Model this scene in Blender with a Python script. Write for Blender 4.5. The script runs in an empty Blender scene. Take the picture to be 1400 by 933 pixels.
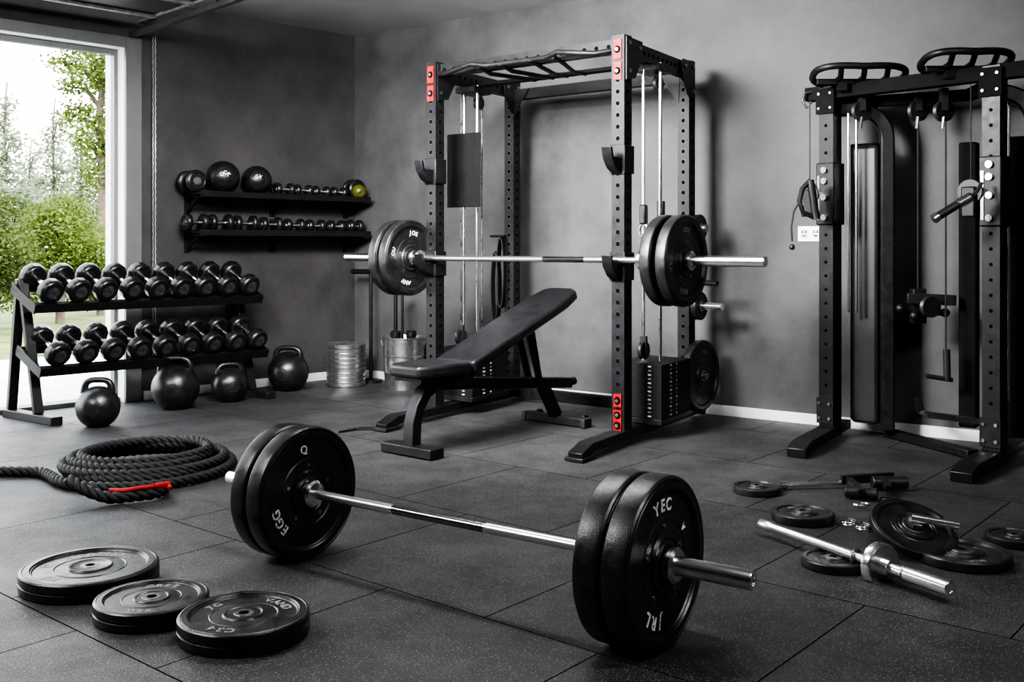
import bpy, bmesh, math, random
from mathutils import Vector as V, Matrix
random.seed(7)
PI=math.pi
COL=bpy.context.scene.collection
F,CX,Y0,H=1400.,700.,335.,1.07
UP=V((0,0,1))
def at(x,y,Y): return V(((x-CX)/F*Y,Y,H+(Y0-y)*Y/F))
def onz(x,y,z=0.):
    Y=(H-z)*F/(y-Y0); return V(((x-CX)/F*Y,Y,z))
def fr(o,ex,ey,ez):
    M=Matrix.Identity(4)
    for i,a in enumerate((ex,ey,ez,o)):
        for j in range(3): M[j][i]=a[j]
    return M
def zto(o,d,up=UP):
    z=V(d).normalized(); y=V(up)-z*V(up).dot(z)
    if y.length<1e-4: y=V((0,1,0))-z*z.y
    y.normalize(); x=y.cross(z)
    return fr(V(o),x,y,z)
class MB:
    def __init__(s): s.v=[];s.f=[];s.m=[];s.cur=0
    def add(s,vs,fs,M=None):
        b=len(s.v)
        s.v+=[tuple(M@V(p)) if M else tuple(p) for p in vs]
        s.f+=[tuple(b+i for i in f) for f in fs]; s.m+=[s.cur]*len(fs); return s
    def obox(s,c,ex,ey,ez,sx,sy,sz):
        M=fr(V(c),V(ex)*sx/2,V(ey)*sy/2,V(ez)*sz/2)
        vs=[(x,y,z) for x in(-1,1) for y in(-1,1) for z in(-1,1)]
        return s.add(vs,[(0,1,3,2),(4,6,7,5),(0,4,5,1),(2,3,7,6),(0,2,6,4),(1,5,7,3)],M)
    def box(s,c,sz): return s.obox(c,(1,0,0),(0,1,0),(0,0,1),*sz)
    def beam(s,p,q,w,h,up=UP):
        p=V(p);q=V(q);d=q-p;L=d.length;d.normalize()
        M=zto(p,d,up)
        x=M.col[0].to_3d();y=M.col[1].to_3d()
        return s.obox((p+q)/2,x,y,d,w,h,L)
    def lathe(s,prof,M,n=48,closed=False,ph=0):
        k=len(prof);vs=[];fs=[]
        for i in range(n):
            a=2*PI*i/n+ph
            for r,z in prof: vs.append((r*math.cos(a),r*math.sin(a),z))
        for i in range(n):
            j=(i+1)%n
            for q in range(k if closed else k-1):
                t=(q+1)%k
                a,b,c,d=i*k+q,j*k+q,j*k+t,i*k+t
                if prof[q][0]<1e-7 and prof[t][0]<1e-7: continue
                if prof[q][0]<1e-7: fs.append((a,c,d))
                elif prof[t][0]<1e-7: fs.append((a,b,c))
                else: fs.append((a,b,c,d))
        return s.add(vs,fs,M)
    def cyl(s,p,q,r,r2=None,n=24):
        p=V(p);q=V(q);L=(q-p).length
        r2=r if r2 is None else r2
        return s.lathe([(0,0),(r,0),(r2,L),(0,L)],zto(p,q-p),n)
    def ball(s,c,r,n=28,sq=(1,1,1)):
        m=n//2
        prof=[(r*math.sin(PI*i/m) if 0<i<m else 0,-r*math.cos(PI*i/m)) for i in range(m+1)]
        return s.lathe(prof,Matrix.Translation(V(c))@Matrix.Diagonal((*sq,1)),n)
    def tube(s,pts,r,n=10,closed=False,up=UP):
        pts=[V(p) for p in pts];N=len(pts);vs=[];fs=[];px=None
        for i,p in enumerate(pts):
            a=pts[(i-1)%N] if (closed or i>0) else p
            b=pts[(i+1)%N] if (closed or i<N-1) else p
            t=(b-a).normalized()
            if px is None:
                px=t.cross(V(up))
                if px.length<.05: px=t.cross(V((1,0,0)))
            px=(px-t*px.dot(t)).normalized(); py=t.cross(px)
            rr=r[i] if isinstance(r,(list,tuple)) else r
            for k in range(n):
                an=2*PI*k/n; vs.append(p+px*math.cos(an)*rr+py*math.sin(an)*rr)
        for i in range(N if closed else N-1):
            j=(i+1)%N
            for k in range(n):
                l=(k+1)%n; fs.append((i*n+k,i*n+l,j*n+l,j*n+k))
        if not closed:
            fs.append(tuple(range(n))[::-1]); fs.append(tuple((N-1)*n+k for k in range(n)))
        return s.add(vs,fs)
    def sweep(s,pts,w,h,side):
        pts=[V(p) for p in pts];sv=V(side).normalized();N=len(pts);vs=[];fs=[]
        for i,p in enumerate(pts):
            a=(p-pts[i-1]).normalized() if i>0 else None
            b=(pts[i+1]-p).normalized() if i<N-1 else None
            if a is None:a=b
            if b is None:b=a
            t=(a+b).normalized(); nn=t.cross(sv).normalized()
            sc=1/max(.5,t.dot(a))
            for x,y in((-1,-1),(1,-1),(1,1),(-1,1)): vs.append(p+sv*x*w/2+nn*y*h/2*sc)
        for i in range(N-1):
            for k in range(4):
                l=(k+1)%4; fs.append((i*4+k,i*4+l,i*4+4+l,i*4+4+k))
        fs.append((3,2,1,0));b=(N-1)*4;fs.append((b,b+1,b+2,b+3))
        return s.add(vs,fs)
    def prism(s,poly,d):
        n=len(poly);d=V(d);vs=[V(p) for p in poly]+[V(p)+d for p in poly]
        return s.add(vs,[tuple(range(n))[::-1],tuple(range(n,2*n))]+[(i,(i+1)%n,n+(i+1)%n,n+i) for i in range(n)])
PM={}
def build(name,mb,mats,parent=None,bev=0,ang=35,recalc=True,seg=2,origin=None):
    if not isinstance(mats,(list,tuple)): mats=[mats]
    me=bpy.data.meshes.new(name)
    me.from_pydata([tuple(p) for p in mb.v],[],mb.f)
    me.polygons.foreach_set('material_index',mb.m)
    for m in mats: me.materials.append(m)
    if recalc:
        bm=bmesh.new();bm.from_mesh(me)
        bmesh.ops.recalc_face_normals(bm,faces=bm.faces);bm.to_mesh(me);bm.free()
    if ang: 
        me.polygons.foreach_set('use_smooth',[True]*len(me.polygons))
        me.set_sharp_from_angle(angle=math.radians(ang))
    o=bpy.data.objects.new(name,me);COL.objects.link(o)
    if parent:
        P=PM[parent.name]; me.transform(P.inverted()); o.parent=parent; PM[o.name]=P.copy()
    else:
        if origin is None:
            xs=[p[0] for p in mb.v];ys=[p[1] for p in mb.v];zs=[p[2] for p in mb.v]
            origin=V(((min(xs)+max(xs))/2,(min(ys)+max(ys))/2,min(zs)))
        T=Matrix.Translation(V(origin)); me.transform(T.inverted()); o.location=origin; PM[o.name]=T
    if bev:
        b=o.modifiers.new('edge_bevel','BEVEL');b.width=bev;b.segments=seg;b.limit_method='ANGLE';b.angle_limit=math.radians(40)
    return o
def tag(o,label,cat,group=None):
    o['label']=label;o['category']=cat
    if group:o['group']=group
    return o
def thing(name,label,cat,loc=(0,0,0),rotz=0,group=None,M=None):
    o=bpy.data.objects.new(name,None);COL.objects.link(o);o.empty_display_size=.05
    if M is None: M=Matrix.Translation(V(loc))@Matrix.Rotation(rotz,4,'Z')
    o.matrix_basis=M; PM[o.name]=M.copy()
    return tag(o,label,cat,group)
def dup(root,M,label,group=None):
    r=root.copy();COL.objects.link(r);r.matrix_basis=M;r['label']=label
    if group:r['group']=group
    for ch in list(root.children):
        c=ch.copy();COL.objects.link(c);c.parent=r
        for g in ch.children:
            d=g.copy();COL.objects.link(d);d.parent=c
    return r
def struct(name,mb,m,**k):
    o=build(name,mb,m,**k);o['kind']='structure';return o
ORD=['first','second','third','fourth','fifth','sixth','seventh','eighth','ninth','tenth']
# ---------------------------------------------------------------- materials
def mat(name,col,rough=.5,metal=0,nscale=0,namt=0,bump=0,bscale=200,spec=.5,rvar=0,coat=0):
    m=bpy.data.materials.new(name);m.use_nodes=True;nt=m.node_tree;b=nt.nodes['Principled BSDF']
    b.inputs['Base Color'].default_value=(*col,1);b.inputs['Roughness'].default_value=rough
    b.inputs['Metallic'].default_value=metal;b.inputs['Specular IOR Level'].default_value=spec
    b.inputs['Coat Weight'].default_value=coat
    tc=nt.nodes.new('ShaderNodeTexCoord')
    if nscale:
        n=nt.nodes.new('ShaderNodeTexNoise');n.inputs['Scale'].default_value=nscale;n.inputs['Detail'].default_value=5
        nt.links.new(tc.outputs['Object'],n.inputs['Vector'])
        r=nt.nodes.new('ShaderNodeMapRange');r.inputs['From Min'].default_value=.3;r.inputs['From Max'].default_value=.7
        r.inputs['To Min'].default_value=1-namt;r.inputs['To Max'].default_value=1+namt
        nt.links.new(n.outputs['Fac'],r.inputs['Value'])
        mx=nt.nodes.new('ShaderNodeVectorMath');mx.operation='SCALE';mx.inputs[0].default_value=col
        nt.links.new(r.outputs[0],mx.inputs['Scale']);nt.links.new(mx.outputs[0],b.inputs['Base Color'])
        if rvar:
            r2=nt.nodes.new('ShaderNodeMapRange');r2.inputs['From Min'].default_value=.3;r2.inputs['From Max'].default_value=.7
            r2.inputs['To Min'].default_value=rough-rvar;r2.inputs['To Max'].default_value=rough+rvar
            nt.links.new(n.outputs['Fac'],r2.inputs['Value']);nt.links.new(r2.outputs[0],b.inputs['Roughness'])
    if bump:
        n2=nt.nodes.new('ShaderNodeTexNoise');n2.inputs['Scale'].default_value=bscale;n2.inputs['Detail'].default_value=3
        nt.links.new(tc.outputs['Object'],n2.inputs['Vector'])
        bp=nt.nodes.new('ShaderNodeBump');bp.inputs['Strength'].default_value=bump;bp.inputs['Distance'].default_value=.003
        nt.links.new(n2.outputs['Fac'],bp.inputs['Height']);nt.links.new(bp.outputs[0],b.inputs['Normal'])
    return m
STEEL=mat('black_powder_coat',(.007,.007,.008),.43,0,30,.3,.06,500,rvar=.06,spec=.32)
STEEL2=mat('dark_grey_steel',(.016,.016,.018),.42,.0,20,.2,spec=.4)
RUB=mat('black_rubber',(.012,.012,.0125),.35,0,25,.4,.22,260,rvar=.08,spec=.5)
RUB2=mat('rubber_sidewall',(.006,.006,.007),.6,0,25,.3,.1,300,spec=.2)
GLOSSR=mat('satin_rubber',(.008,.008,.009),.34,0,25,.3,.12,200,rvar=.06,spec=.5)
MESHB=mat('matt_black_panel',(.005,.005,.005),.8,0,20,.3,spec=.15)
HOLE=mat('hole_black',(.001,.001,.001),.9,spec=.1)
RIM=mat('hole_edge',(.06,.06,.065),.35,.8)
CHR=mat('chrome',(.85,.85,.86),.2,1,6,.05)
DCHR=mat('dark_chrome',(.22,.22,.23),.2,1,6,.1)
KNURL=mat('knurled_steel',(.68,.68,.69),.30,1,6,.06)
DSTEEL=mat('worn_steel',(.32,.32,.33),.33,1,40,.3,rvar=.1)
FSTEEL=mat('dull_hub_steel',(.12,.12,.125),.4,.8,40,.4,rvar=.1)
VINYL=mat('black_vinyl',(.009,.009,.010),.36,0,12,.25,.15,260,rvar=.06,spec=.45)
CAST=mat('cast_iron_black',(.008,.008,.009),.33,0,30,.3,.15,180,rvar=.06)
RED=mat('red_paint',(.22,.002,.003),.5,0,40,.4,spec=.3)
REDO=mat('dark_red_cord',(.28,.006,.005),.55,0,60,.35,spec=.3)
WHITE=mat('white_print',(.6,.6,.6),.6,0,130,.65)
GREYT=mat('grey_print',(.2,.2,.2),.55,0,130,.65)
PLAST=mat('white_plastic',(.85,.85,.85),.4)
TRIM=mat('white_trim',(.6,.6,.6),.5,0,8,.06)
REVEAL=mat('white_render',(.85,.85,.83),.7,0,10,.05)
FRAME=mat('grey_frame',(.13,.135,.13),.45,.2,6,.1)
GALV=mat('galvanised_steel',(.38,.38,.39),.4,.6,25,.3)
TRACK=mat('dark_track_steel',(.09,.09,.092),.42,.4,25,.3)
DOORP=mat('overhead_door_paint',(.035,.035,.036),.5,.1,6,.15)
CEIL=mat('ceiling_paint',(.46,.46,.46),.85,0,3,.08,.05,60)
ROPE=mat('black_rope',(.008,.008,.008),.65,0,80,.5,.6,400,spec=.35)
YEL=mat('yellow_green_rubber',(.07,.075,.006),.6,0,20,.4,spec=.3)
GREYP=mat('polished_plate_metal',(.5,.5,.5),.28,.95,30,.25)
BARK=mat('bark',(.07,.055,.04),.9,0,10,.4,.6,30)
def wallmat(name,col,amt):
    m=mat(name,col,.62,0,2.2,amt,.25,30,rvar=.06,spec=.35)
    nt=m.node_tree
    for n in nt.nodes:
        if n.type=='TEX_NOISE' and n.inputs['Scale'].default_value<5: n.inputs['Detail'].default_value=12;n.inputs['Roughness'].default_value=.68
    return m
WALL=wallmat('dark_plaster',(.057,.057,.057),.42)
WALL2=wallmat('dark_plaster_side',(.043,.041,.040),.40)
def leafmat(name,col,col2,tr=.4):
    m=bpy.data.materials.new(name);m.use_nodes=True;nt=m.node_tree;b=nt.nodes['Principled BSDF']
    g=nt.nodes.new('ShaderNodeTexCoord');n=nt.nodes.new('ShaderNodeTexNoise');n.inputs['Scale'].default_value=2.2;n.inputs['Detail'].default_value=4
    nt.links.new(g.outputs['Object'],n.inputs['Vector'])
    c=nt.nodes.new('ShaderNodeValToRGB');c.color_ramp.elements[0].position=.35;c.color_ramp.elements[1].position=.65
    c.color_ramp.elements[0].color=(*col,1);c.color_ramp.elements[1].color=(*col2,1)
    nt.links.new(n.outputs['Fac'],c.inputs[0]);nt.links.new(c.outputs[0],b.inputs['Base Color'])
    b.inputs['Roughness'].default_value=.7;b.inputs['Specular IOR Level'].default_value=.2
    t=nt.nodes.new('ShaderNodeBsdfTranslucent');nt.links.new(c.outputs[0],t.inputs['Color'])
    mx=nt.nodes.new('ShaderNodeMixShader');mx.inputs[0].default_value=tr
    nt.links.new(b.outputs[0],mx.inputs[1]);nt.links.new(t.outputs[0],mx.inputs[2])
    nt.links.new(mx.outputs[0],nt.nodes['Material Output'].inputs['Surface'])
    return m
LEAF1=leafmat('bright_leaves',(.045,.068,.014),(.145,.2,.045))
LEAF2=leafmat('hedge_leaves',(.026,.04,.011),(.085,.115,.03))
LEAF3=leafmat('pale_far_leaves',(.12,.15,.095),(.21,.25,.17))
GRASS=leafmat('lawn_green',(.06,.085,.02),(.13,.165,.055),.1)
PAVE=mat('pale_paving',(.5,.5,.48),.8,0,4,.12)
# ---------------------------------------------------------------- room axes
C=V((-1.278,8.32,0))
u=V((math.cos(math.radians(36)),-math.sin(math.radians(36)),0)); v=V((-u.y,u.x,0))
w=V((.702,.712,0)).normalized(); m_in=V((w.y,-w.x,0))
CH=2.764
def backp(px,off=0.,z=0.):
    k=(px-CX)/F;P=C-v*off
    t=(k*P.y-P.x)/(u.x-k*u.y); p=P+u*t; return V((p.x,p.y,z))
def leftt(px,off=0.):
    k=(px-CX)/F;P=C+m_in*off
    return (P.x-k*P.y)/(w.x-k*w.y)
def leftp(px,off=0.,z=0.):
    p=C+m_in*off-w*leftt(px,off); return V((p.x,p.y,z))
def LW(t,off,z):
    p=C-w*t+m_in*off; return V((p.x,p.y,z))
B=C+u*8.0; D=B-v*7.5; E=C-w*9.5
def floormat():
    m=bpy.data.materials.new('rubber_tile_floor');m.use_nodes=True;nt=m.node_tree;b=nt.nodes['Principled BSDF'];L=nt.links.new
    tc=nt.nodes.new('ShaderNodeTexCoord');mp=nt.nodes.new('ShaderNodeMapping')
    mp.inputs['Rotation'].default_value=(0,0,math.radians(40));mp.inputs['Location'].default_value=(.35,.2,0)
    L(tc.outputs['Object'],mp.inputs['Vector'])
    br=nt.nodes.new('ShaderNodeTexBrick');br.inputs['Scale'].default_value=1;br.inputs['Brick Width'].default_value=.8;br.inputs['Row Height'].default_value=.8
    br.inputs['Mortar Size'].default_value=.0028;br.inputs['Mortar Smooth'].default_value=.4;br.offset=.5
    br.inputs['Color1'].default_value=(.021,.021,.0215,1);br.inputs['Color2'].default_value=(.031,.031,.0315,1);br.inputs['Mortar'].default_value=(.003,.003,.003,1)
    L(mp.outputs[0],br.inputs['Vector'])
    n=nt.nodes.new('ShaderNodeTexNoise');n.inputs['Scale'].default_value=210;n.inputs['Detail'].default_value=3;n.inputs['Roughness'].default_value=.7;L(tc.outputs['Object'],n.inputs['Vector'])
    r=nt.nodes.new('ShaderNodeMapRange');r.inputs['From Min'].default_value=.42;r.inputs['From Max'].default_value=.64;r.inputs['To Min'].default_value=.12;r.inputs['To Max'].default_value=2.5
    L(n.outputs['Fac'],r.inputs['Value'])
    n3=nt.nodes.new('ShaderNodeTexNoise');n3.inputs['Scale'].default_value=2.6;n3.inputs['Detail'].default_value=10;n3.inputs['Roughness'].default_value=.7;L(tc.outputs['Object'],n3.inputs['Vector'])
    r3=nt.nodes.new('ShaderNodeMapRange');r3.inputs['From Min'].default_value=.35;r3.inputs['From Max'].default_value=.68;r3.inputs['To Min'].default_value=.55;r3.inputs['To Max'].default_value=1.7
    L(n3.outputs['Fac'],r3.inputs['Value'])
    mu=nt.nodes.new('ShaderNodeMath');mu.operation='MULTIPLY';L(r.outputs[0],mu.inputs[0]);L(r3.outputs[0],mu.inputs[1])
    sc=nt.nodes.new('ShaderNodeVectorMath');sc.operation='SCALE';L(br.outputs['Color'],sc.inputs[0]);L(mu.outputs[0],sc.inputs['Scale'])
    vo=nt.nodes.new('ShaderNodeTexVoronoi');vo.inputs['Scale'].default_value=95;L(tc.outputs['Object'],vo.inputs['Vector'])
    lt=nt.nodes.new('ShaderNodeMath');lt.operation='LESS_THAN';lt.inputs[1].default_value=.22;L(vo.outputs['Distance'],lt.inputs[0])
    inv=nt.nodes.new('ShaderNodeMath');inv.operation='SUBTRACT';inv.inputs[0].default_value=1;L(br.outputs['Fac'],inv.inputs[1])
    m2=nt.nodes.new('ShaderNodeMath');m2.operation='MULTIPLY';L(lt.outputs[0],m2.inputs[0]);L(inv.outputs[0],m2.inputs[1])
    mx=nt.nodes.new('ShaderNodeMix');mx.data_type='RGBA';mx.inputs[7].default_value=(.13,.13,.13,1)
    L(m2.outputs[0],mx.inputs[0]);L(sc.outputs[0],mx.inputs[6]);L(mx.outputs[2],b.inputs['Base Color'])
    rr_=nt.nodes.new('ShaderNodeMapRange');rr_.inputs['From Min'].default_value=.3;rr_.inputs['From Max'].default_value=.7;rr_.inputs['To Min'].default_value=.6;rr_.inputs['To Max'].default_value=.44
    L(n3.outputs['Fac'],rr_.inputs['Value']);L(rr_.outputs[0],b.inputs['Roughness'])
    sp_=nt.nodes.new('ShaderNodeMath');sp_.operation='MULTIPLY';sp_.inputs[1].default_value=.42;L(inv.outputs[0],sp_.inputs[0]);L(sp_.outputs[0],b.inputs['Specular IOR Level'])
    bp=nt.nodes.new('ShaderNodeBump');bp.inputs['Strength'].default_value=.7;bp.inputs['Distance'].default_value=.003;L(n.outputs['Fac'],bp.inputs['Height'])
    bp2=nt.nodes.new('ShaderNodeBump');bp2.inputs['Strength'].default_value=.7;bp2.inputs['Distance'].default_value=.004;bp2.invert=True
    L(br.outputs['Fac'],bp2.inputs['Height']);L(bp.outputs[0],bp2.inputs['Normal']);L(bp2.outputs[0],b.inputs['Normal'])
    return m
mb=MB();mb.prism([V((p.x,p.y,-.12)) for p in (C+V((-.2,.5,0)),B+V((.5,.1,0)),D+V((.2,-.4,0)),E+V((-.3,-.2,0)))],(0,0,.12))
struct('floor',mb,floormat(),ang=0,origin=(0,0,0))
mb=MB();mb.prism([V((p.x,p.y,CH)) for p in (C+V((-.2,.5,0)),B+V((.5,.1,0)),D+V((.2,-.4,0)),E+V((-.3,-.2,0)))],(0,0,.15))
struct('ceiling',mb,CEIL,ang=0)
def wallseg(mb,p,q,out,z0,z1,th):
    mb.prism([V((p.x,p.y,z0)),V((q.x,q.y,z0)),V((q.x,q.y,z0))+out*th,V((p.x,p.y,z0))+out*th],(0,0,z1-z0))
mb=MB();wallseg(mb,C-u*.45,B+u*.2,v,0,CH,.2);struct('wall_back',mb,WALL,ang=0)
mb=MB();wallseg(mb,B,D,u,0,CH,.2);struct('wall_right',mb,WALL,ang=0)
rr=(E-D).normalized();ro=V((rr.y,-rr.x,0)); ro= ro if ro.y<0 else -ro
mb=MB();wallseg(mb,D,E,ro,0,CH,.2);struct('wall_rear',mb,WALL,ang=0)
TJ=leftt(172);TE=5.3;OH=2.42
mb=MB();out=-m_in
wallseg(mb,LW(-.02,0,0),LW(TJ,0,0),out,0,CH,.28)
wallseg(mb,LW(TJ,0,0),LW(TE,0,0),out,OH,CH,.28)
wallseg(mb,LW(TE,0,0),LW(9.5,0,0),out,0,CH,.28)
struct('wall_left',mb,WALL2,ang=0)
def bx(mb,t0,t1,o0,o1,z0,z1):
    mb.obox(LW((t0+t1)/2,(o0+o1)/2,(z0+z1)/2),w,m_in,UP,abs(t1-t0),abs(o1-o0),z1-z0)
mb=MB()
bx(mb,TJ-.10,TJ+.012,.0,.03,0,OH+.06);bx(mb,TJ+.012,TE+.1,.0,.03,OH-.012,OH+.06);bx(mb,TE,TE+.1,0,.03,0,OH)
struct('trim_1',mb,FRAME,bev=.004)
mb=MB();bx(mb,TJ-.0,TJ+.012,-.29,.0,0,OH);bx(mb,TJ+.012,TE,-.29,.0,OH-.012,OH);bx(mb,TE-.012,TE,-.29,0,0,OH-.012)
struct('trim_2',mb,REVEAL)
mb=MB();bx(mb,TJ+.012,TE-.012,-.16,-.06,0,.03);bx(mb,TJ+.012,TJ+.035,-.16,-.10,.03,OH-.012);bx(mb,TJ+.035,TE-.012,-.16,-.10,OH-.05,OH-.012)
struct('trim_3',mb,FRAME,bev=.003)
mb=MB();mb.obox(C+u*4.05-v*.008+UP*.032,u,v,UP,7.9,.016,.064);struct('baseboard_back',mb,TRIM,bev=.004)
mb=MB();bx(mb,.02,TJ-.12,0,.016,0,.064);struct('baseboard_left',mb,TRIM,bev=.004)
SEC=.5
door=thing('overhead_garage_door','dark grey sectional garage door rolled up flat below the ceiling at the opening','garage door',LW(3.4,.2,2.5))
for k in range(4):
    mb=MB();o0=.42+k*SEC
    bx(mb,TJ+.02,TE,o0,o0+SEC-.012,2.56,2.6)
    build('door_panel',mb,DOORP,door,bev=.004)
    mb=MB();bx(mb,TJ+.02,TE,o0+.03,o0+.06,2.535,2.56);build('stiffener',mb,GALV,door,bev=.003)
for tt in (TJ-.04,TE+.06):
    tr=thing('door_track','straight steel door track '+('running inward under the ceiling beside the dark wall' if tt<3 else 'at the outer left side of the opening'),'door track',LW(tt,.05,2.5))
    mb=MB();mb.sweep([LW(tt,.0,2.50),LW(tt,2.7,2.53)],.035,.03,w);build('rail',mb,TRACK,tr)
    mb=MB();mb.cyl(LW(tt-.05,.0,2.60),LW(tt-.05,2.7,2.61),.008,n=10);build('upper_rod',mb,GALV,tr)
    for o_ in (1.1,2.4):
        mb=MB();mb.beam(LW(tt-.03,o_,2.52),LW(tt-.03,o_,CH),.025,.005,m_in);build('hanger',mb,TRACK,tr)
sh=thing('torsion_shaft','long steel torsion shaft and spring above the opening header','spring shaft',LW(3.5,.12,2.62))
mb=MB();mb.cyl(LW(TJ-.2,.12,2.66),LW(TE+.2,.12,2.66),.014);build('shaft',mb,GALV,sh)
mb=MB();mb.tube([LW(2.6+.0045*i/3,.12+.03*math.cos(i*.7),2.66+.03*math.sin(i*.7)) for i in range(700)],.004,5);build('spring',mb,DSTEEL,sh)
for tt in (TJ-.15,3.8,TE+.15):
    mb=MB();bx(mb,tt-.01,tt+.01,0.001,.15,2.61,2.71);build('bracket',mb,TRACK,sh,bev=.003)
mb=MB();mb.sweep([LW(TJ+.1,.75,2.70),LW(TE,.75,2.70)],.05,.05,m_in);
for tt in (TJ+.15,TE-.1): mb.beam(LW(tt,.75,2.7),LW(tt,.75,CH),.04,.006,m_in)
tag(build('ceiling_angle_bar',mb,TRACK),'horizontal dark angle bar fixed under the ceiling over the door','bar')
mb=MB()
for off in (.05,.085):
    pts=[LW(TJ-.17,off,2.5-.01*i) for i in range(int(2.2/.01))]
    mb.tube([p+w*.0015*math.cos(i*1.3)+m_in*.0015*math.sin(i*1.3) for i,p in enumerate(pts)],.0035,6)
tag(build('pull_cord',mb,GALV),'thin looped pale pull cord hanging straight beside the door frame','cord')
# ---------------------------------------------------------------- outdoors
mb=MB();q=[LW(-8,-.28,-.1),LW(13,-.28,-.1),LW(13,-3.4,-.1),LW(-8,-3.4,-.1)];mb.prism(q,(0,0,.09));struct('outdoor_paving',mb,PAVE,ang=0)
mb=MB();q=[LW(-30,-3.4,-.14),LW(30,-3.4,-.14),LW(30,-60,-.14),LW(-30,-60,-.14)];mb.prism(q,(0,0,.1));struct('outdoor_lawn',mb,GRASS,ang=0)
def foliage(blobs,n,size,mb=None):
    mb=mb or MB()
    tot=sum(b[3]*b[4]*b[5] for b in blobs)**1
    for (x,y,z,a,b_,c) in blobs:
        k=int(n*a*b_*c/tot)+20
        for i in range(k):
            d=V((random.gauss(0,1),random.gauss(0,1),random.gauss(0,1))).normalized()*(random.random()**.4)*(1+random.gauss(0,.15))
            p=V((x+d.x*a,y+d.y*b_,z+d.z*c))
            s_=size*random.uniform(.6,1.3)
            e1=V((random.gauss(0,1),random.gauss(0,1),random.gauss(0,.6))).normalized()
            e2=e1.cross(V((random.gauss(0,1),random.gauss(0,1),random.gauss(0,1)))).normalized()
            mb.add([p-e1*s_,p+e2*s_*.45,p+e1*s_,p-e2*s_*.45],[(0,1,2,3)])
    return mb
def tree(name,label,base,h,blobs,n,size,lm,tr=.12,cat='tree',group='trees and shrubs outside the opening'):
    t=thing(name,label,cat,base,0,group)
    base=V(base)
    mb=MB()
    mb.tube([base+V((math.sin(i*.9)*.05*i/6,math.cos(i*1.3)*.05*i/6,h*i/8)) for i in range(9)],[tr*(1-.09*i) for i in range(9)],8)
    tk=build('trunk',mb,BARK,t)
    bl=[(base.x+a,base.y+b,base.z+c,d,e,f) for a,b,c,d,e,f in blobs]
    mb=MB()
    for (x,y,z,a,b,c) in bl:
        zz=max(base.z+h*.2,min(z-c*.5,base.z+h*.9))
        mb.tube([V((base.x,base.y,zz-.15*h*.5)),V(((base.x+x)/2,(base.y+y)/2,(zz+z)/2)),V((x,y,z))],[tr*.45,tr*.3,tr*.12],6)
    build('branches',mb,BARK,t)
    build('crown',foliage(bl,n,size),lm,t,ang=0,recalc=False)
    return t
def base_at(px,Y): return V(((px-CX)/F*Y,Y,-.04))
tree('leafy_tree','tall bright green deciduous tree nearest the door frame outside',base_at(140,19),4.8,
     [(0,0,4.3,.7,.6,.5),(-.5,.2,3.5,.45,.4,.35),(.3,0,3.2,.6,.5,.5),(-.35,0,4.9,.45,.4,.3),(.1,.2,2.5,.65,.5,.5),(-.75,0,4.5,.35,.3,.22),(.5,0,4.8,.5,.5,.4),(-.3,0,3.0,.35,.3,.25),(-.6,0,4.05,.3,.3,.18),(.6,0,3.9,.4,.4,.4)],8500,.05,LEAF1)
tree('round_shrub','large rounded green shrub at the middle of the opening',base_at(82,14.5),1.9,
     [(0,0,1.15,.68,.6,.5),(-.5,0,.75,.45,.4,.4),(.45,.1,.85,.4,.4,.45),(.05,0,1.65,.38,.35,.22),(-.3,0,1.5,.3,.3,.22)],9500,.036,LEAF1,.07,'shrub')
tree('dark_shrub','darker green bush at the far left edge of the opening',base_at(-8,13.2),1.7,
     [(0,0,1.0,.5,.5,.5),(.3,0,.65,.4,.4,.4),(-.5,0,1.3,.45,.5,.45),(.15,0,1.6,.28,.3,.22)],7500,.036,LEAF2,.07,'shrub')
tree('low_bush','low dark bush growing at the foot of the tall tree',base_at(137,16.2),1.1,
     [(0,0,.6,.45,.4,.4),(-.3,0,.4,.3,.3,.3),(.45,0,.8,.4,.4,.4)],5500,.036,LEAF2,.06,'shrub')
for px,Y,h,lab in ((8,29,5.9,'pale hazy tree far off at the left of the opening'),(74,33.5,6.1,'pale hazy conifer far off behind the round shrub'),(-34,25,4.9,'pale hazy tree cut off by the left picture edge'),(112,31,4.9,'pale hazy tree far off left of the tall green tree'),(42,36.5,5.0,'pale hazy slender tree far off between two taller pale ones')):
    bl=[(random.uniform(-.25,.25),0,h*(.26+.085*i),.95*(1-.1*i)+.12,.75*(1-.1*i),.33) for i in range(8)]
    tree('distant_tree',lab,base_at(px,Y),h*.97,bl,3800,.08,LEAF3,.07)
hb=[(LW(t,-16-1.2*math.sin(t*1.7),0).x,LW(t,-16-1.2*math.sin(t*1.7),0).y,.75+.25*math.sin(t*2.3),.9,.8,.95+.35*math.sin(t*1.1)) for t in [-14+1.1*i for i in range(30)]]
hd=build('hedge',foliage(hb,19000,.075),LEAF2,ang=0,recalc=False);tag(hd,'long loose green hedge along the far side of the lawn','hedge')
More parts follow.
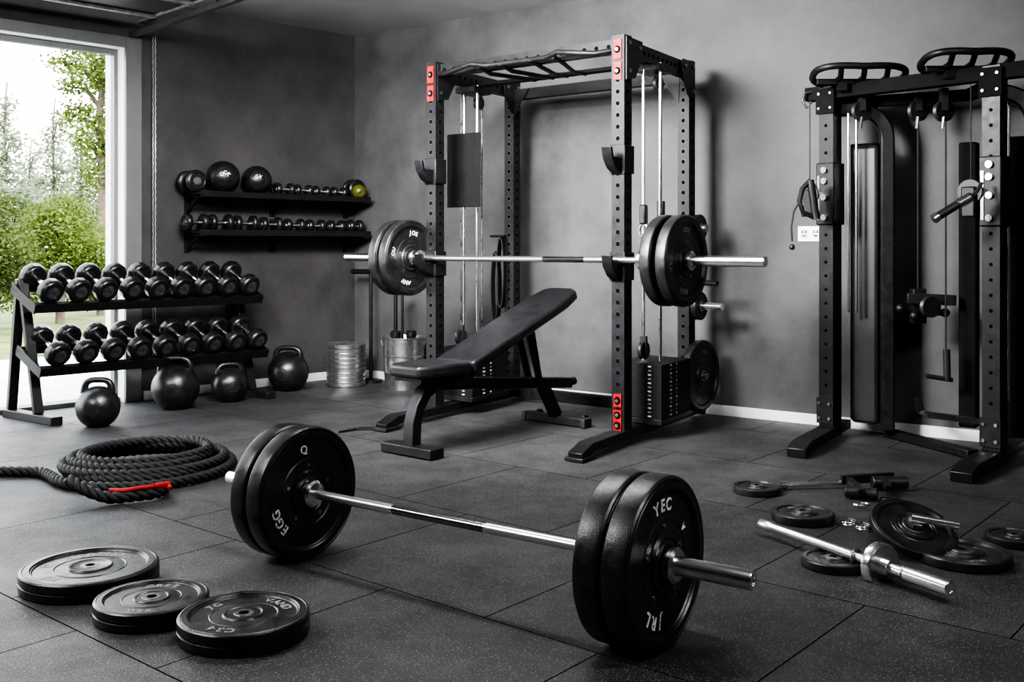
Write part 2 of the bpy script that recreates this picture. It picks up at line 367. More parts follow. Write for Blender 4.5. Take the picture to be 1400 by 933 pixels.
# ---------------------------------------------------------------- glyphs
GC={}
def glyph(ch):
    if ch in GC:return GC[ch]
    cu=bpy.data.curves.new('glyph','FONT');cu.body=ch;cu.size=1;cu.align_x='CENTER';cu.extrude=.012;cu.offset=.024
    o=bpy.data.objects.new('glyph_source',cu);COL.objects.link(o)
    dg=bpy.context.evaluated_depsgraph_get();me=bpy.data.meshes.new_from_object(o.evaluated_get(dg))
    vs=[(q.co.x,q.co.y-.35,q.co.z) for q in me.vertices];fs=[tuple(q.vertices) for q in me.polygons]
    bpy.data.objects.remove(o);bpy.data.curves.remove(cu);bpy.data.meshes.remove(me)
    GC[ch]=(vs,fs);return GC[ch]
def arc_text(mb,txt,R,ang,size,z,M,sp=.76):
    n=len(txt);da=size*sp/R
    for i,ch in enumerate(txt):
        if ch==' ':continue
        a=ang-(i-(n-1)/2)*da
        L=M@Matrix.Translation((R*math.cos(a),R*math.sin(a),z))@Matrix.Rotation(a-PI/2,4,'Z')@Matrix.Scale(size,4)
        mb.add(*glyph(ch),L)
# ---------------------------------------------------------------- plates
def make_plate(M,R,T,label,group=None,texts=(),name='weight_plate',hole=.026,tm=None,body=None,hubr=.05,marks=True,groove=False,boss=.3,hubm=None,flush=False):
    t=thing(name,label,'weight plate',M=M,group=group)
    s=R/.225
    if flush:
        p=[(hole,T-.004),((boss)*R,T-.004),((boss+.02)*R,T-.002),((boss+.05)*R,T-.002),((boss+.07)*R,T-.008*s)]
    else:
        p=[(hole,T),((boss-.07)*R,T),((boss-.05)*R,T-.004*s),((boss-.02)*R,T-.004*s),(boss*R,T),((boss+.03)*R,T-.001),((boss+.05)*R,T-.010*s)]
    p+=[(.50*R,T-.0105*s),(.515*R,T-.0080*s),(.53*R,T-.0105*s),(.80*R,T-.0105*s),(.815*R,T-.006*s),(.83*R,T-.0055*s),(.845*R,T),(.93*R,T),(.94*R,T-.0025*s),(.95*R,T),(.975*R,T-.001),(.995*R,T-.006*s),(R,T-.012*s)]
    if groove: p+=[(R,T/2+.003),(R-.005,T/2),(R,T/2-.003)]
    p+=[(R,.012*s),(.995*R,.006*s),(.975*R,.001),(.845*R,0),(.815*R,.007*s),((boss+.025)*R,.007*s),(boss*R,0),(hole,0)]
    mb=MB();mb.lathe(p,M,80,True);build('plate_body',mb,body or RUB,t,ang=28)
    ht=T-.0025 if flush else T+.003
    mb=MB();mb.lathe([(hole-.0008,ht),(hubr,ht),(hubr+.002,ht-.002),(hubr+.002,-.001 if not flush else .001),(hubr,-.003 if not flush else .0005),(hole-.0008,-.003 if not flush else .0005)],M,40,True);build('hub_insert',mb,hubm or DSTEEL,t)
    for txt,rr_,a,sz in texts:
        mb=MB();arc_text(mb,txt,rr_*R,math.radians(a),sz*R,T-.0100*s,M)
        build('lettering',mb,tm or WHITE,t,ang=0,recalc=False)
    if marks:
        for k in range(5):
            mb=MB()
            a=2*PI*k/5+.3;c=M@V(((boss+.12)*R*math.cos(a),(boss+.12)*R*math.sin(a),T-.0105*s))
            z=M.col[2].to_3d(); mb.cyl(c,c+z*.003,.006*R/.22,n=10)
            build('bolt_head',mb,DSTEEL,t)
    return t
def standing(p,d): return zto(p,d)
def flat(p,rot=0): return Matrix.Translation(V(p))@Matrix.Rotation(rot,4,'Z')
# ---------------------------------------------------------------- barbell
def barbell(a,b,label,l1,l2,rs=.025,rb=.0145,secs=((0,.28,0),(.28,.66,1),(.66,1,0))):
    a=V(a);b=V(b);d=(b-a).normalized();L=(b-a).length
    t=thing('barbell',label,'barbell',(a+b)/2)
    mb=MB();mb.cyl(a+d*l1,a+d*(L-l2),rb,n=20);
    sh=build('shaft',mb,CHR,t)
    W_=L-l1-l2
    for q,e,k in secs:
        mb=MB();mb.cyl(a+d*(l1+q*W_+.004),a+d*(l1+e*W_-.004),rb+(.0012 if not k else .0006),n=24)
        build('knurling' if not k else 'smooth_band',mb,KNURL if not k else DCHR,sh)
    for p0,p1,s_ in ((a,a+d*l1,1),(b,b-d*l2,-1)):
        dd=d*s_
        mb=MB();LL=(p1-p0).length
        mb.lathe([(0,.004),(rs*.5,.004),(rs*.55,0),(rs*.92,0),(rs,.003),(rs,LL-.03),(rs*1.1,LL-.028),(rs*1.1,LL)],zto(p0,dd),32)
        build('sleeve',mb,CHR,t)
        mb=MB();mb.lathe([(rb,LL-.03),(rs*1.7,LL-.03),(rs*1.8,LL-.026),(rs*1.8,LL-.008),(rs*1.5,LL),(rb,LL+.004)],zto(p0,dd),32);build('collar',mb,CHR,t)
    return t,a,d,L
bdir=V((.814,-.581,0));bcen=V((-.21,3.14,0))
FA=bcen-bdir*1.0+UP*.225;FB=bcen+bdir*1.0+UP*.230
def spx(px,P,dd):
    k=(px-CX)/F;return (k*P.y-P.x)/(dd.x-k*dd.y)
dd_=(FB-FA).normalized();L_=(FB-FA).length
sl=spx(424,FA,dd_);sr=spx(913,FA,dd_)
t,a,d,L=barbell(FA,FB,'long chrome barbell resting on the floor in the foreground',sl+.03,L_-sr+.16,secs=((0,.3,0),(.3,.62,1),(.62,1,0)))
def plate_on(a,d,s,R,T,*k,**kk): return make_plate(standing(a+d*s,d),R,T,*k,**kk)
G='plates on the floor barbell'
plate_on(a,d,sl-.068,.225,.068,'black bumper plate at left end of floor barbell, inner of two',G,(('EGG',.66,212,.2),('Q',.67,97,.17)),hubr=.032,hole=.0255)
plate_on(a,d,sl-.145,.225,.068,'black bumper plate at far left of floor barbell, outermost one',G,(('EGG',.67,205,.17),),hubr=.032,hole=.0255)
plate_on(a,d,sr-.075,.230,.075,'large foreground bumper plate, outermost at right end of floor barbell',G,(('YEC',.67,93,.2),('JRL',.67,247,.21),('v',.6,32,.18)),hubr=.034,hole=.0255)
plate_on(a,d,sr-.158,.230,.075,'black bumper plate at right end of floor barbell, behind the outermost',G,(),hubr=.034,hole=.0255)
mb=MB();mb.lathe([(.026,0),(.045,0),(.048,.003),(.048,.02),(.04,.028),(.026,.028)],zto(a+d*(sr+.004),d),36,True)
tag(build('lock_collar',mb,CHR),'round steel collar locking the right plates of the floor barbell','collar')
# ---------------------------------------------------------------- power rack
FRp=V((.588,5.487,0));FLp=V((-.473,6.306,0));sd=V((.53,.85,0)).normalized();fd=(FRp-FLp).normalized();SL=.9
RRp=FRp+sd*SL;RLp=FLp+sd*SL
fn=V((fd.y,-fd.x,0)); fn=-fn if fn.y>0 else fn
TOP=2.19;UW=.078
rack=thing('power_rack','tall black power rack with red corner plates standing in the centre','power rack',(FRp+FLp+RRp+RLp)/4)
def upright(p,outer):
    mb=MB();mb.obox(p+UP*(TOP/2+.03),fd,fn,UP,UW,UW,TOP-.06)
    z=.2
    while z<TOP-.08:
        for nn in (fn,outer):
            c=p+nn*(UW/2)+UP*z
            mb.cur=1;mb.cyl(c,c+nn*.0012,.0155,n=14);mb.cur=2;mb.cyl(c+nn*.0012,c+nn*.0018,.0125,n=14)
        z+=.0625
    mb.cur=0
    return build('upright',mb,[STEEL,RIM,HOLE],rack,ang=35)
ups=[upright(FLp,fd),upright(FRp,fd),upright(RLp,fd),upright(RRp,fd)]
for p,e0,e1 in ((FRp,.52,.22),(FLp,.52,.1)):
    mb=MB();mb.sweep([p-sd*e0+UP*.02,p-sd*(e0-.12)+UP*.055,p+sd*(SL+e1-.05)+UP*.055,p+sd*(SL+e1)+UP*.03],.085,.05,fd);
    mb.obox(p-sd*(e0-.05)+UP*.012,fd,sd,UP,.11,.14,.02)
    build('base_rail',mb,STEEL,rack,bev=.004)
mb=MB();mb.beam(RLp+UP*.06,RRp+UP*.06,.07,.07);build('rear_base_beam',mb,STEEL,rack,bev=.004)
for p in (FLp,FRp):
    mb=MB();mb.beam(p+UP*2.13,p+sd*SL+UP*2.13,.06,.085)
    mb.cur=1
    for i in range(12):
        c=p+sd*(.1+.062*i)+fd*.03+UP*2.13;mb.cyl(c,c+fd*.0015,.012,n=12)
    build('side_top_beam',mb,[STEEL,HOLE],rack)
    for q,s_ in ((p,1),(p+sd*SL,-1)):
        mb=MB()
        x=q+fd*(UW/2+.001)
        mb.prism([x+sd*s_*.03+UP*2.18,x+sd*s_*.17+UP*2.18,x+sd*s_*.17+UP*2.1,x+sd*s_*.08+UP*1.97,x+sd*s_*-.03+UP*1.95,x-sd*s_*.03+UP*2.18],fd*.007)
        mb.cur=1
        for dz,ds in ((2.15,0),(2.0,0),(2.14,.13)):
            mb.cyl(x+fd*.006+sd*s_*ds+UP*dz,x+fd*.016+sd*s_*ds+UP*dz,.012,n=6)
        build('corner_gusset',mb,[STEEL,DSTEEL],rack,ang=30)
mb=MB();mb.beam(RLp+UP*2.1,RRp+UP*2.1,.06,.07);build('rear_top_beam',mb,STEEL,rack,bev=.003)
for q,s_ in ((RLp,1),(RRp,-1)):
    x=q+fn*.038;mb=MB()
    mb.prism([x+fd*s_*.02+UP*2.13,x+fd*s_*.17+UP*2.13,x+fd*s_*.03+UP*1.93],fn*.006)
    build('corner_brace',mb,STEEL,rack)
FW=(FRp-FLp).length
def RP(a,b,z): 
    q=FLp+fd*FW*a+sd*b; return V((q.x,q.y,z))
mb=MB();mb.beam(RP(.02,.02,2.14),RP(.98,.02,2.14),.05,.075);
mb.cur=1
for i in range(16):
    c=RP(.06+.0587*i,.02-.026,2.14);mb.cyl(c,c-sd*.0015,.012,n=12)
build('front_top_beam',mb,[STEEL,HOLE],rack,bev=0)
mb=MB()
mb.tube([RP(.02,.0,2.12),RP(.10,-.07,2.10),RP(.2,-.10,2.115),RP(.27,-.10,2.13),RP(.34,-.07,2.115),RP(.5,-.065,2.115),RP(.66,-.07,2.115),RP(.73,-.10,2.13),RP(.8,-.10,2.115),RP(.9,-.07,2.10),RP(.985,.0,2.12)],.015,12)
build('pull_up_bar',mb,STEEL,rack)
for a_,b_ in ((.30,.36),(.42,.46),(.58,.54),(.70,.64)):
    mb=MB();mb.tube([RP(a_,-.08,2.115),RP(a_,.05,2.09),RP(b_,.3,2.09),RP(b_,.45,2.1)],.013,10);build('angled_grip',mb,STEEL,rack)
mb=MB();mb.tube([RP(.0,.45,2.11),RP(.5,.45,2.11),RP(1,.45,2.11)],.017,12);build('cross_bar',mb,STEEL,rack)
def redplate(p,z0,z1,n_):
    mb=MB();mb.obox(p+fn*(UW/2+.004)+UP*(z0+z1)/2,fd,fn,UP,.05,.006,z1-z0)
    for i in range(n_):
        z=z0+(i+.5)*(z1-z0)/n_; c=p+fn*(UW/2+.007)+UP*z
        mb.cur=2;mb.cyl(c,c+fn*.001,.020,n=20)
        mb.cur=1;mb.cyl(c+fn*.001,c+fn*.008,.011,n=6)
    build('red_plate',mb,[RED,DSTEEL,HOLE],rack)
redplate(FRp,2.06,2.165,1);redplate(FRp,1.95,2.045,1);redplate(FLp,2.06,2.165,1);redplate(FLp,1.95,2.045,1);redplate(FRp,.205,.275,1);redplate(FRp,.08,.19,2)
def hook(p,z,k=1.0):
    mb=MB()
    o=p+fn*(UW/2+.005)+UP*z
    mb.obox(o,fd,fn,UP,UW+.012,.01,.16*k)
    for s_ in (-1,1): mb.obox(p+fd*s_*(UW/2+.006)+UP*z,fd,fn,UP,.008,UW+.02,.15*k)
    x=o-fd*.03
    mb.prism([x+UP*-.08*k,x+fn*.06*k+UP*-.05*k,x+fn*.10*k+UP*.0,x+fn*.115*k+UP*.06*k,x+fn*.095*k+UP*.06*k,x+fn*.08*k+UP*.01*k,x+UP*.01*k],fd*.06)
    return build('bar_hook',mb,STEEL,rack,bev=.003)
hook(FLp,1.52);hook(FRp,1.525);hook(FLp,.955);hook(FRp,.955)
def column(p0,side):
    t=p0+sd*.42
    for k in (-.055,.055):
        mb=MB();mb.cyl(t+fd*k*1.0-sd*.03+UP*.12,t+fd*k-sd*.03+UP*2.1,.010,n=16);build('guide_rod',mb,CHR,rack)
    for k,z0 in ((.10,.46),(-.14,.46)):
        mb=MB();mb.cyl(t+sd*k+UP*z0,t+sd*k+UP*2.05,.0045,n=8);build('cable',mb,DSTEEL,rack)
    sx_,sy_=.29,.42
    mb=MB();mb.obox(t+UP*.1,fd,sd,UP,sx_+.01,sy_+.02,.03);build('carriage_base',mb,STEEL,rack,bev=.003)
    mb=MB();mb.obox(t+UP*2.07,fd,sd,UP,.16,.2,.04);build('carriage_head',mb,STEEL,rack,bev=.003)
    for i in range(13):
        mb=MB();z=.128+i*.0228
        mb.obox(t+UP*z,fd,sd,UP,sx_,sy_,.0222)
        mb.cur=1
        mb.obox(t-sd*(sy_/2+.0005)+fd*.07+UP*z,fd,sd,UP,.02,.001,.008)
        mb.obox(t+fd*(sx_/2+.0005)-sd*.08+UP*z,fd,sd,UP,.001,.028,.009);mb.obox(t+fd*(sx_/2+.0005)+sd*.0+UP*z,fd,sd,UP,.001,.016,.009)
        build('stack_plate',mb,[RUB2,WHITE if i%2==0 else GREYT],rack)
    mb=MB();mb.lathe([(.01,-.012),(.045,-.012),(.04,-.004),(.04,.004),(.045,.012),(.01,.012)],zto(t+sd*.06+UP*2.0,fd),28,True)
    build('pulley',mb,STEEL2,rack)
    mb=MB();mb.lathe([(.01,-.012),(.05,-.012),(.045,-.004),(.045,.004),(.05,.012),(.01,.012)],zto(t-sd*.14+UP*.48,fd),28,True)
    mb.obox(t-sd*.14+UP*.50,fd,sd,UP,.04,.02,.12)
    build('lower_pulley',mb,STEEL2,rack)
column(FRp,1);column(FLp,-1)
for k,(off,z,lab) in enumerate(((.10,1.30,'black cable hook block hanging inside the right side of the power rack'),(-.14,1.27,'second black hook block on the front cable of the power rack\'s right side'))):
    q=FRp+sd*(.42+off)+UP*z
    t_=thing('hook_block',lab,'cable hook',q)
    mb=MB();mb.obox(q-UP*.03,fd,sd,UP,.04,.045,.11);build('block',mb,RUB,t_,bev=.008)
    mb=MB();mb.tube([q-UP*.10+fd*.028*math.cos(x)+UP*(.035*math.sin(x)-.02) for x in [2*PI*i/16 for i in range(16)]],.008,8,True);build('snap_hook',mb,DSTEEL,t_)
mb=MB();c=at(634,233,6.52);mb.obox(c,fd,fn,UP,.275,.012,.47);build('hanging_panel',mb,MESHB,rack,bev=.006)
for zz in (.2,-.2):
    mb=MB();mb.beam(c+UP*zz,c+UP*zz+sd*.14,.02,.02);build('panel_bracket',mb,STEEL,rack)
def barpt(px):
    k=(px-CX)/F;P=V((.56,5.40,0));tt=(k*P.y-P.x)/(fd.x-k*fd.y);return P+fd*tt
ZB=.990
A=barpt(474)+UP*ZB;Bq=barpt(1047)+UP*ZB
t,a,d,L=barbell(A,Bq,'long chrome barbell racked on the power rack hooks',.66,.70,rs=.027,rb=.0155,secs=((0,.6,0),(.6,.78,1),(.78,1,0)))
sL=(barpt(563)+UP*ZB-a).dot(d);sR=(barpt(940)+UP*ZB-a).dot(d)
G='plates on the racked barbell'
plate_on(a,d,sL-.06,.233,.06,'black bumper plate at left end of racked barbell, nearer the upright',G,(('JOE',.67,80,.16),('ANV',.67,255,.16),('OU',.67,165,.15)),hubr=.03,hole=.0275)
plate_on(a,d,sL-.15,.233,.06,'black bumper plate at left end of racked barbell, outermost one',G,(),hubr=.03,hole=.0275)
plate_on(a,d,sR-.06,.233,.06,'black bumper plate at right end of racked barbell, outermost one',G,(('OOE',.67,85,.14),('NEA',.67,262,.16),('VI',.67,190,.15)),hubr=.03,hole=.0275,tm=GREYT)
plate_on(a,d,sR-.15,.233,.06,'black bumper plate at right end of racked barbell, nearer the upright',G,(),hubr=.03,hole=.0275)
for s_,lab in ((sR+.004,'steel collar locking the right plates of the racked barbell'),(sL+.004,'steel collar beside the left plates of the racked barbell')):
    mb=MB();mb.lathe([(.028,0),(.045,0),(.048,.003),(.048,.02),(.04,.028),(.028,.028)],zto(a+d*s_,d),36,True);tag(build('lock_collar',mb,CHR),lab,'collar')
for z,R,T,lab,n_ in ((.28,.215,.05,'black storage plate low on the rear right rack upright',1),(.70,.085,.035,'small black plate on middle peg of the rear right rack upright',1),(1.17,.085,.03,'small black plate on upper peg of the rear right rack upright',1)):
    p=RRp+fd*(UW/2)+UP*z
    mb=MB();mb.cyl(p,p+fd*(.1 if z!=.70 else .2),.0235);build('storage_peg',mb,CHR if z==.70 else DSTEEL,rack)
    make_plate(standing(p+fd*.03,fd),R,T,lab,'stored plates on the power rack',((('EAN',.67,80,.15),('KO',.67,250,.15)) if R>.1 else ()),hubr=.03,hole=.0245,tm=GREYT,marks=R>.1,boss=.3 if R>.1 else .5)
mb=MB();p=RRp+fd*.04+UP*.80;mb.tube([p,p+fd*.04+UP*.02,p+fd*.08+UP*.045+fn*.05,p+fd*.2+UP*.04+fn*.07],.016,12);build('hook_arm',mb,STEEL,rack)
for k,(lab) in enumerate(('black looped resistance band hanging inside the rack by the rear upright','black lifting strap hanging inside the rack behind the bench')):
    mb=MB();c=RLp-fd*(.06+.05*k)-sd*(.05)+UP*(1.12-.1*k)
    pts=[c+fd*.03*math.cos(t)+UP*(-.24+.24*math.sin(t)) for t in [2*PI*i/24 for i in range(24)]]
    mb.sweep(pts+[pts[0]],.05,.008,sd)
    tag(build('hanging_strap',mb,VINYL),lab,'strap')
mb=MB();mb.cyl(RLp-fd*.03+UP*1.13-sd*.05,RLp-fd*.16+UP*1.13-sd*.05,.008);build('strap_peg',mb,STEEL,rack)
# ---------------------------------------------------------------- bench
BB=V((-.496,5.22,0));bd=V((.643,.766,0)).normalized();bw=V((.766,-.643,0)).normalized()
def BP(L_,s_,z): 
    q=BB+bd*L_+bw*s_; return V((q.x,q.y,z))
bench=thing('adjustable_bench','black padded adjustable weight bench with raised backrest inside the rack','bench',BP(.55,0,0))
mb=MB();
mb.prism([BP(-.08,-.105,.40),BP(-.08,.105,.40),BP(-.02,.14,.40),BP(.275,.145,.40),BP(.275,-.145,.40),BP(-.02,-.14,.40)],(0,0,.062))
build('seat_pad',mb,VINYL,bench,bev=.018,seg=4)
e=(BP(1.25,0,.815)-BP(.29,0,.455)).normalized();nn=bw.cross(e);nn=nn if nn.z>0 else -nn
mb=MB();p0=BP(.29,0,.455)-nn*.03;p1=BP(1.25,0,.815)-nn*.03
hw=.15
q0=p0-nn*.03
mb.prism([q0-bw*hw*.95,q0+bw*hw*.95,q0+e*.85+bw*hw,q0+e*.99+bw*hw*.82,q0+e*1.02+bw*hw*.5,q0+e*1.02-bw*hw*.5,q0+e*.99-bw*hw*.82,q0+e*.85-bw*hw],nn*.062)
build('back_pad',mb,VINYL,bench,bev=.018,seg=4)
mb=MB();mb.obox(BP(.1,0,.388),bd,bw,UP,.3,.2,.02);build('seat_plate',mb,STEEL,bench,bev=.003)
mb=MB();mb.obox((p0+p1)/2-nn*.042,e,bw,nn,.86,.09,.03);build('back_frame',mb,STEEL,bench,bev=.003)
mb=MB();mb.sweep([BP(-.02,0,.04),BP(-.015,0,.16),BP(.01,0,.24),BP(.06,0,.31),BP(.13,0,.345),BP(.3,0,.335),BP(1.3,0,.235)],.07,.06,bw);build('main_beam',mb,STEEL,bench,bev=.004)
mb=MB();mb.obox(BP(-.02,0,.03),bd,bw,UP,.10,.36,.05);build('front_foot',mb,STEEL,bench,bev=.006)
mb=MB();mb.obox(BP(1.18,0,.03),bd,bw,UP,.06,.42,.05);
build('rear_foot',mb,STEEL,bench,bev=.005)
for s_ in(-1,1):
    mb=MB();mb.obox(BP(1.18,s_*.222,.028),bd,bw,UP,.075,.03,.055);build('rubber_foot_cap',mb,RUB,bench,bev=.005)
mb=MB();mb.sweep([BP(1.18,0,.05),BP(1.05,0,.25)],.06,.06,bw);build('rear_leg',mb,STEEL,bench,bev=.004)
for s_ in(-1,1):
    mb=MB();mb.beam(BP(.98,s_*.04,.26),BP(.86,s_*.04,.60),.012,.05,bd);build('back_support',mb,STEEL,bench,bev=.002)
mb=MB();mb.beam(BP(1.02,.0,.27),BP(.93,0,.63),.03,.03,bd)
build('back_strut',mb,STEEL,bench,bev=.002)
for s_ in(-1,1):
    mb=MB();mb.prism([BP(.22,s_*.05,.32),BP(.36,s_*.05,.32),BP(.42,s_*.05,.43),BP(.27,s_*.05,.40)],bw*.008);build('hinge_bracket',mb,STEEL2,bench)
mb=MB();mb.cyl(BP(.3,-.08,.39),BP(.3,.08,.39),.012);build('hinge_pin',mb,STEEL2,bench)
mb=MB();mb.cyl(BP(1.3,-.03,.235),BP(1.3,-.16,.235),.016);build('rear_handle',mb,RUB,bench)
mb=MB();mb.tube([BP(1.3,0,.235),BP(1.36,0,.24)],.025,12);build('beam_end_cap',mb,RUB,bench)
for s_ in (-1,1):
    mb=MB();mb.lathe([(.01,-.012),(.03,-.012),(.033,-.006),(.033,.006),(.03,.012),(.01,.012)],zto(BP(1.235,s_*.17,.034),bw),24,True);build('transport_wheel',mb,RUB,bench)
# ---------------------------------------------------------------- dumbbell rack
O=onz(78,582);w2=w;n2=(onz(0,568)-O).normalized()
def DP(a_,b_,z): 
    q=O+w2*a_+n2*b_; return V((q.x,q.y,z))
dr=thing('dumbbell_rack','black two tier dumbbell rack in front of the opening','dumbbell rack',DP(.75,.25,0))
for a_ in (.0,1.46):
    mb=MB();mb.sweep([DP(a_,.0,.025),DP(a_,.54,.025)],.07,.05,w2);build('foot',mb,STEEL,dr,bev=.004)
    mb=MB();mb.sweep([DP(a_,.2,.05),DP(a_,.375,.86)],.055,.04,w2);build('leg',mb,STEEL,dr,bev=.003)
    mb=MB();mb.sweep([DP(a_,.5,.05),DP(a_,.395,.86)],.055,.04,w2);build('leg',mb,STEEL,dr,bev=.003)
    mb=MB();mb.sweep([DP(a_,.22,.33),DP(a_,.44,.42)],.03,.03,w2);build('cross_strut',mb,STEEL,dr)
DR_=.078
for z0,b0 in ((.710,.18),(.331,.12)):
    tl=(n2*.2+UP*.094).normalized();nr=w2.cross(tl);nr=nr if nr.z>0 else -nr
    c0=DP(0,b0,z0)
    L0,L1=-.045,1.515
    for s0,s1,nm in ((-.02,.035,'front_rail'),(.195,.25,'rear_rail')):
        mb=MB();q=c0-nr*.004
        mb.prism([q+w2*L0+tl*s0,q+w2*L1+tl*s0,q+w2*L1+tl*s1,q+w2*L0+tl*s1],-nr*.008)
        e_=s0 if s0<0 else s1
        q2=c0+tl*e_
        mb.prism([q2+w2*L0+nr*.012,q2+w2*L1+nr*.012,q2+w2*L1-nr*.045,q2+w2*L0-nr*.045],tl*(-.006 if s0<0 else .006))
        build(nm,mb,STEEL,dr)
    for L_ in (L0,L1-.008):
        mb=MB();q=c0+w2*L_
        mb.prism([q-tl*.03-nr*.05,q+tl*.26-nr*.05,q+tl*.26+nr*.02,q-tl*.03+nr*.015],w2*.008)
        build('end_plate',mb,STEEL,dr)
def rackdb(label,group,r=DR_,hl=.072,sep=.105,name='dumbbell'):
    t=thing(name,label,'dumbbell',M=Matrix.Identity(4),group=group)
    X=V((1,0,0))
    for s_ in (-1,1):
        mb=MB();c=X*s_*sep
        M_=fr(c,V((0,1,0)),V((0,0,1)),X)
        h=hl/2
        mb.lathe([(0,-h+.003),(r*.50,-h+.003),(r*.53,-h),(r*.84,-h),(r*.90,-h+.003),(r*.98,-h+.013),(r,-h+.02),(r,h-.02),(r*.98,h-.013),(r*.90,h-.003),(r*.84,h),(r*.53,h),(r*.50,h-.003),(0,h-.003)],M_,12,ph=PI/12)
        hd_=build('head',mb,GLOSSR,t,ang=28)
        mb=MB();q_=c+X*s_*(h-.003)
        mb.lathe([(0,.0015),(r*.20,.0015),(r*.20,.0025),(r*.46,.0035),(r*.5,.003)],zto(q_,X*s_),24)
        build('end_cap',mb,FSTEEL,hd_)
    mb=MB();mb.lathe([(.013,-sep+hl/2-.01),(.013,-.05),(.0165,-.02),(.0165,.02),(.013,.05),(.013,sep-hl/2+.01)],fr(V((0,0,0)),V((0,1,0)),V((0,0,1)),X),20);build('handle',mb,CHR,t)
    return t
proto=None
for tier,(bf,zf,a0,a1) in (('top',(.18,.788,.064,1.424)),('bottom',(.12,.409,.074,1.441))):
    for i in range(9):
        a_=a0+(a1-a0)*i/8
        x=(n2*.2+UP*.094).normalized();y=UP.cross(x).normalized();z=x.cross(y)
        c=DP(a_,bf+.1,zf+.047)
        lab='black rubber dumbbell on the %s tier of the rack, %s from the left'%(tier,ORD[i])
        M=fr(c,x,y,z)
        if proto is None: proto=rackdb(lab,'dumbbells on the two tier rack');proto.matrix_basis=M
        else: dup(proto,M,lab)
# ---------------------------------------------------------------- wall shelves
def shelf(z,lab):
    s_=thing('wall_shelf',lab,'shelf',leftp(370,.12,z))
    t0=.04;t1=leftt(248,.0)
    mb=MB();bx(mb,t0,t1,.03,.26,z-.014,z);build('shelf_board',mb,STEEL,s_,bev=.003)
    mb=MB();bx(mb,t0,t1,.262,.268,z-.03,z+.012);build('front_lip',mb,STEEL,s_)
    for tt in (t0+.06,(t0+t1)/2,t1-.04):
        mb=MB();bx(mb,tt-.02,tt+.02,0,.010,z-.15,z+.10);build('wall_plate',mb,STEEL,s_)
        mb=MB();bx(mb,tt-.012,tt+.012,.010,.25,z-.034,z-.014)
        mb.beam(LW(tt,.012,z-.13),LW(tt,.17,z-.03),.02,.014,w)
        build('bracket',mb,STEEL,s_)
Z1,Z2=1.435,1.165
shelf(Z1,'upper black wall shelf on the dark left wall');shelf(Z2,'lower black wall shelf on the dark left wall')
def roundb(c,ax,r,sep,hl,lab,group,hm=KNURL,hr=.015):
    t=thing('round_dumbbell',lab,'dumbbell',c,0,group)
    for s_ in (-1,1):
        mb=MB();h=hl/2
        mb.lathe([(0,-h),(r*.75,-h),(r*.93,-h+.006),(r,-h+.014),(r,h-.014),(r*.93,h-.006),(r*.75,h),(r*.7,h-.003),(0,h-.003)],zto(V(c)+V(ax)*s_*sep,V(ax)*s_),24)
        hd_=build('head',mb,GLOSSR,t)
        mb=MB();q=V(c)+V(ax)*s_*(sep+h-.003);mb.lathe([(0,.002),(r*.35,.002),(r*.38,0)],zto(q,V(ax)*s_),18);build('end_cap',mb,DSTEEL,hd_)
    mb=MB();mb.cyl(V(c)-V(ax)*(sep-hl/2),V(c)+V(ax)*(sep-hl/2),hr,n=16);build('handle',mb,hm,t)
    return t
G2='dumbbells on the lower wall shelf'
roundb(leftp(262,.14,Z1+.078),m_in,.078,.06,.05,'short thick black dumbbell end-on at left end of upper shelf','dumbbells on the upper wall shelf')
for px,r,lab,tx in ((305,.118,'large black medicine ball, left of the pair on the upper shelf','OCK'),(351,.108,'black medicine ball, right of the pair on the upper shelf','CX')):
    c=leftp(px,.14,Z1+r)
    t=thing('medicine_ball',lab,'medicine ball',c,0,'medicine balls on the upper shelf')
    mb=MB();mb.ball(c,r,36);b_=build('ball_body',mb,GLOSSR,t,ang=60)
    dc=(V((0,0,1.2))-c);dc.z*=.3;dc=(dc.normalized()+m_in*.3).normalized()
    M=zto(c,dc)
    mb=MB();mb.lathe([(r*.50,r*.868),(r*.5,r*.885),(r*.56,r*.85),(r*.56,r*.825)],M,36)
    build('panel_ring',mb,STEEL2,t)
    mb=MB();arc_text(mb,tx,r*.25,PI/2,r*.3,r*.995,M);build('lettering',mb,WHITE,t,ang=0,recalc=False)
for px,r,sep,lab in ((388,.05,.056,'small dumbbell with chrome handle just right of the medicine balls, upper shelf'),(414,.047,.052,'second small chrome handled dumbbell right of the medicine balls, upper shelf'),(439,.045,.05,'third small chrome handled dumbbell right of the medicine balls, upper shelf'),(463,.045,.045,'small chrome handled dumbbell near right end of the upper shelf')):
    roundb(leftp(px,.15,Z1+r),w,r,sep,.04,lab,'dumbbells on the upper wall shelf',CHR)
roundb(leftp(484,.09,Z1+.08),m_in,.08,.04,.035,'black round dumbbell end-on at right end of upper shelf','dumbbells on the upper wall shelf')
c=leftp(491,.205,Z1+.056)
t=thing('exercise_ball','small dull yellow green ball at the right end of the upper shelf','ball',c-UP*.056)
mb=MB();mb.ball(c,.056,24);build('ball_body',mb,YEL,t,ang=60)
mb=MB();mb.lathe([(.0,.0575),(.02,.0545),(.022,.05)],zto(c,(c*-1+UP*1.2).normalized()),16);build('valve_patch',mb,RUB,t)
lows=((267,.062,.062),(301,.062,.064),(335,.060,.066),(370,.056,.062),(402,.052,.057),(431,.05,.052),(459,.048,.048),(485,.052,.042))
for i,(px,r,sep) in enumerate(lows):
    lab='black dumbbell with chrome handle on the lower wall shelf, '+('leftmost' if i==0 else 'rightmost' if i==7 else ORD[i]+' from the left')
    roundb(leftp(px,.15,Z2+r),w,r,sep,.046,lab,G2,CHR)
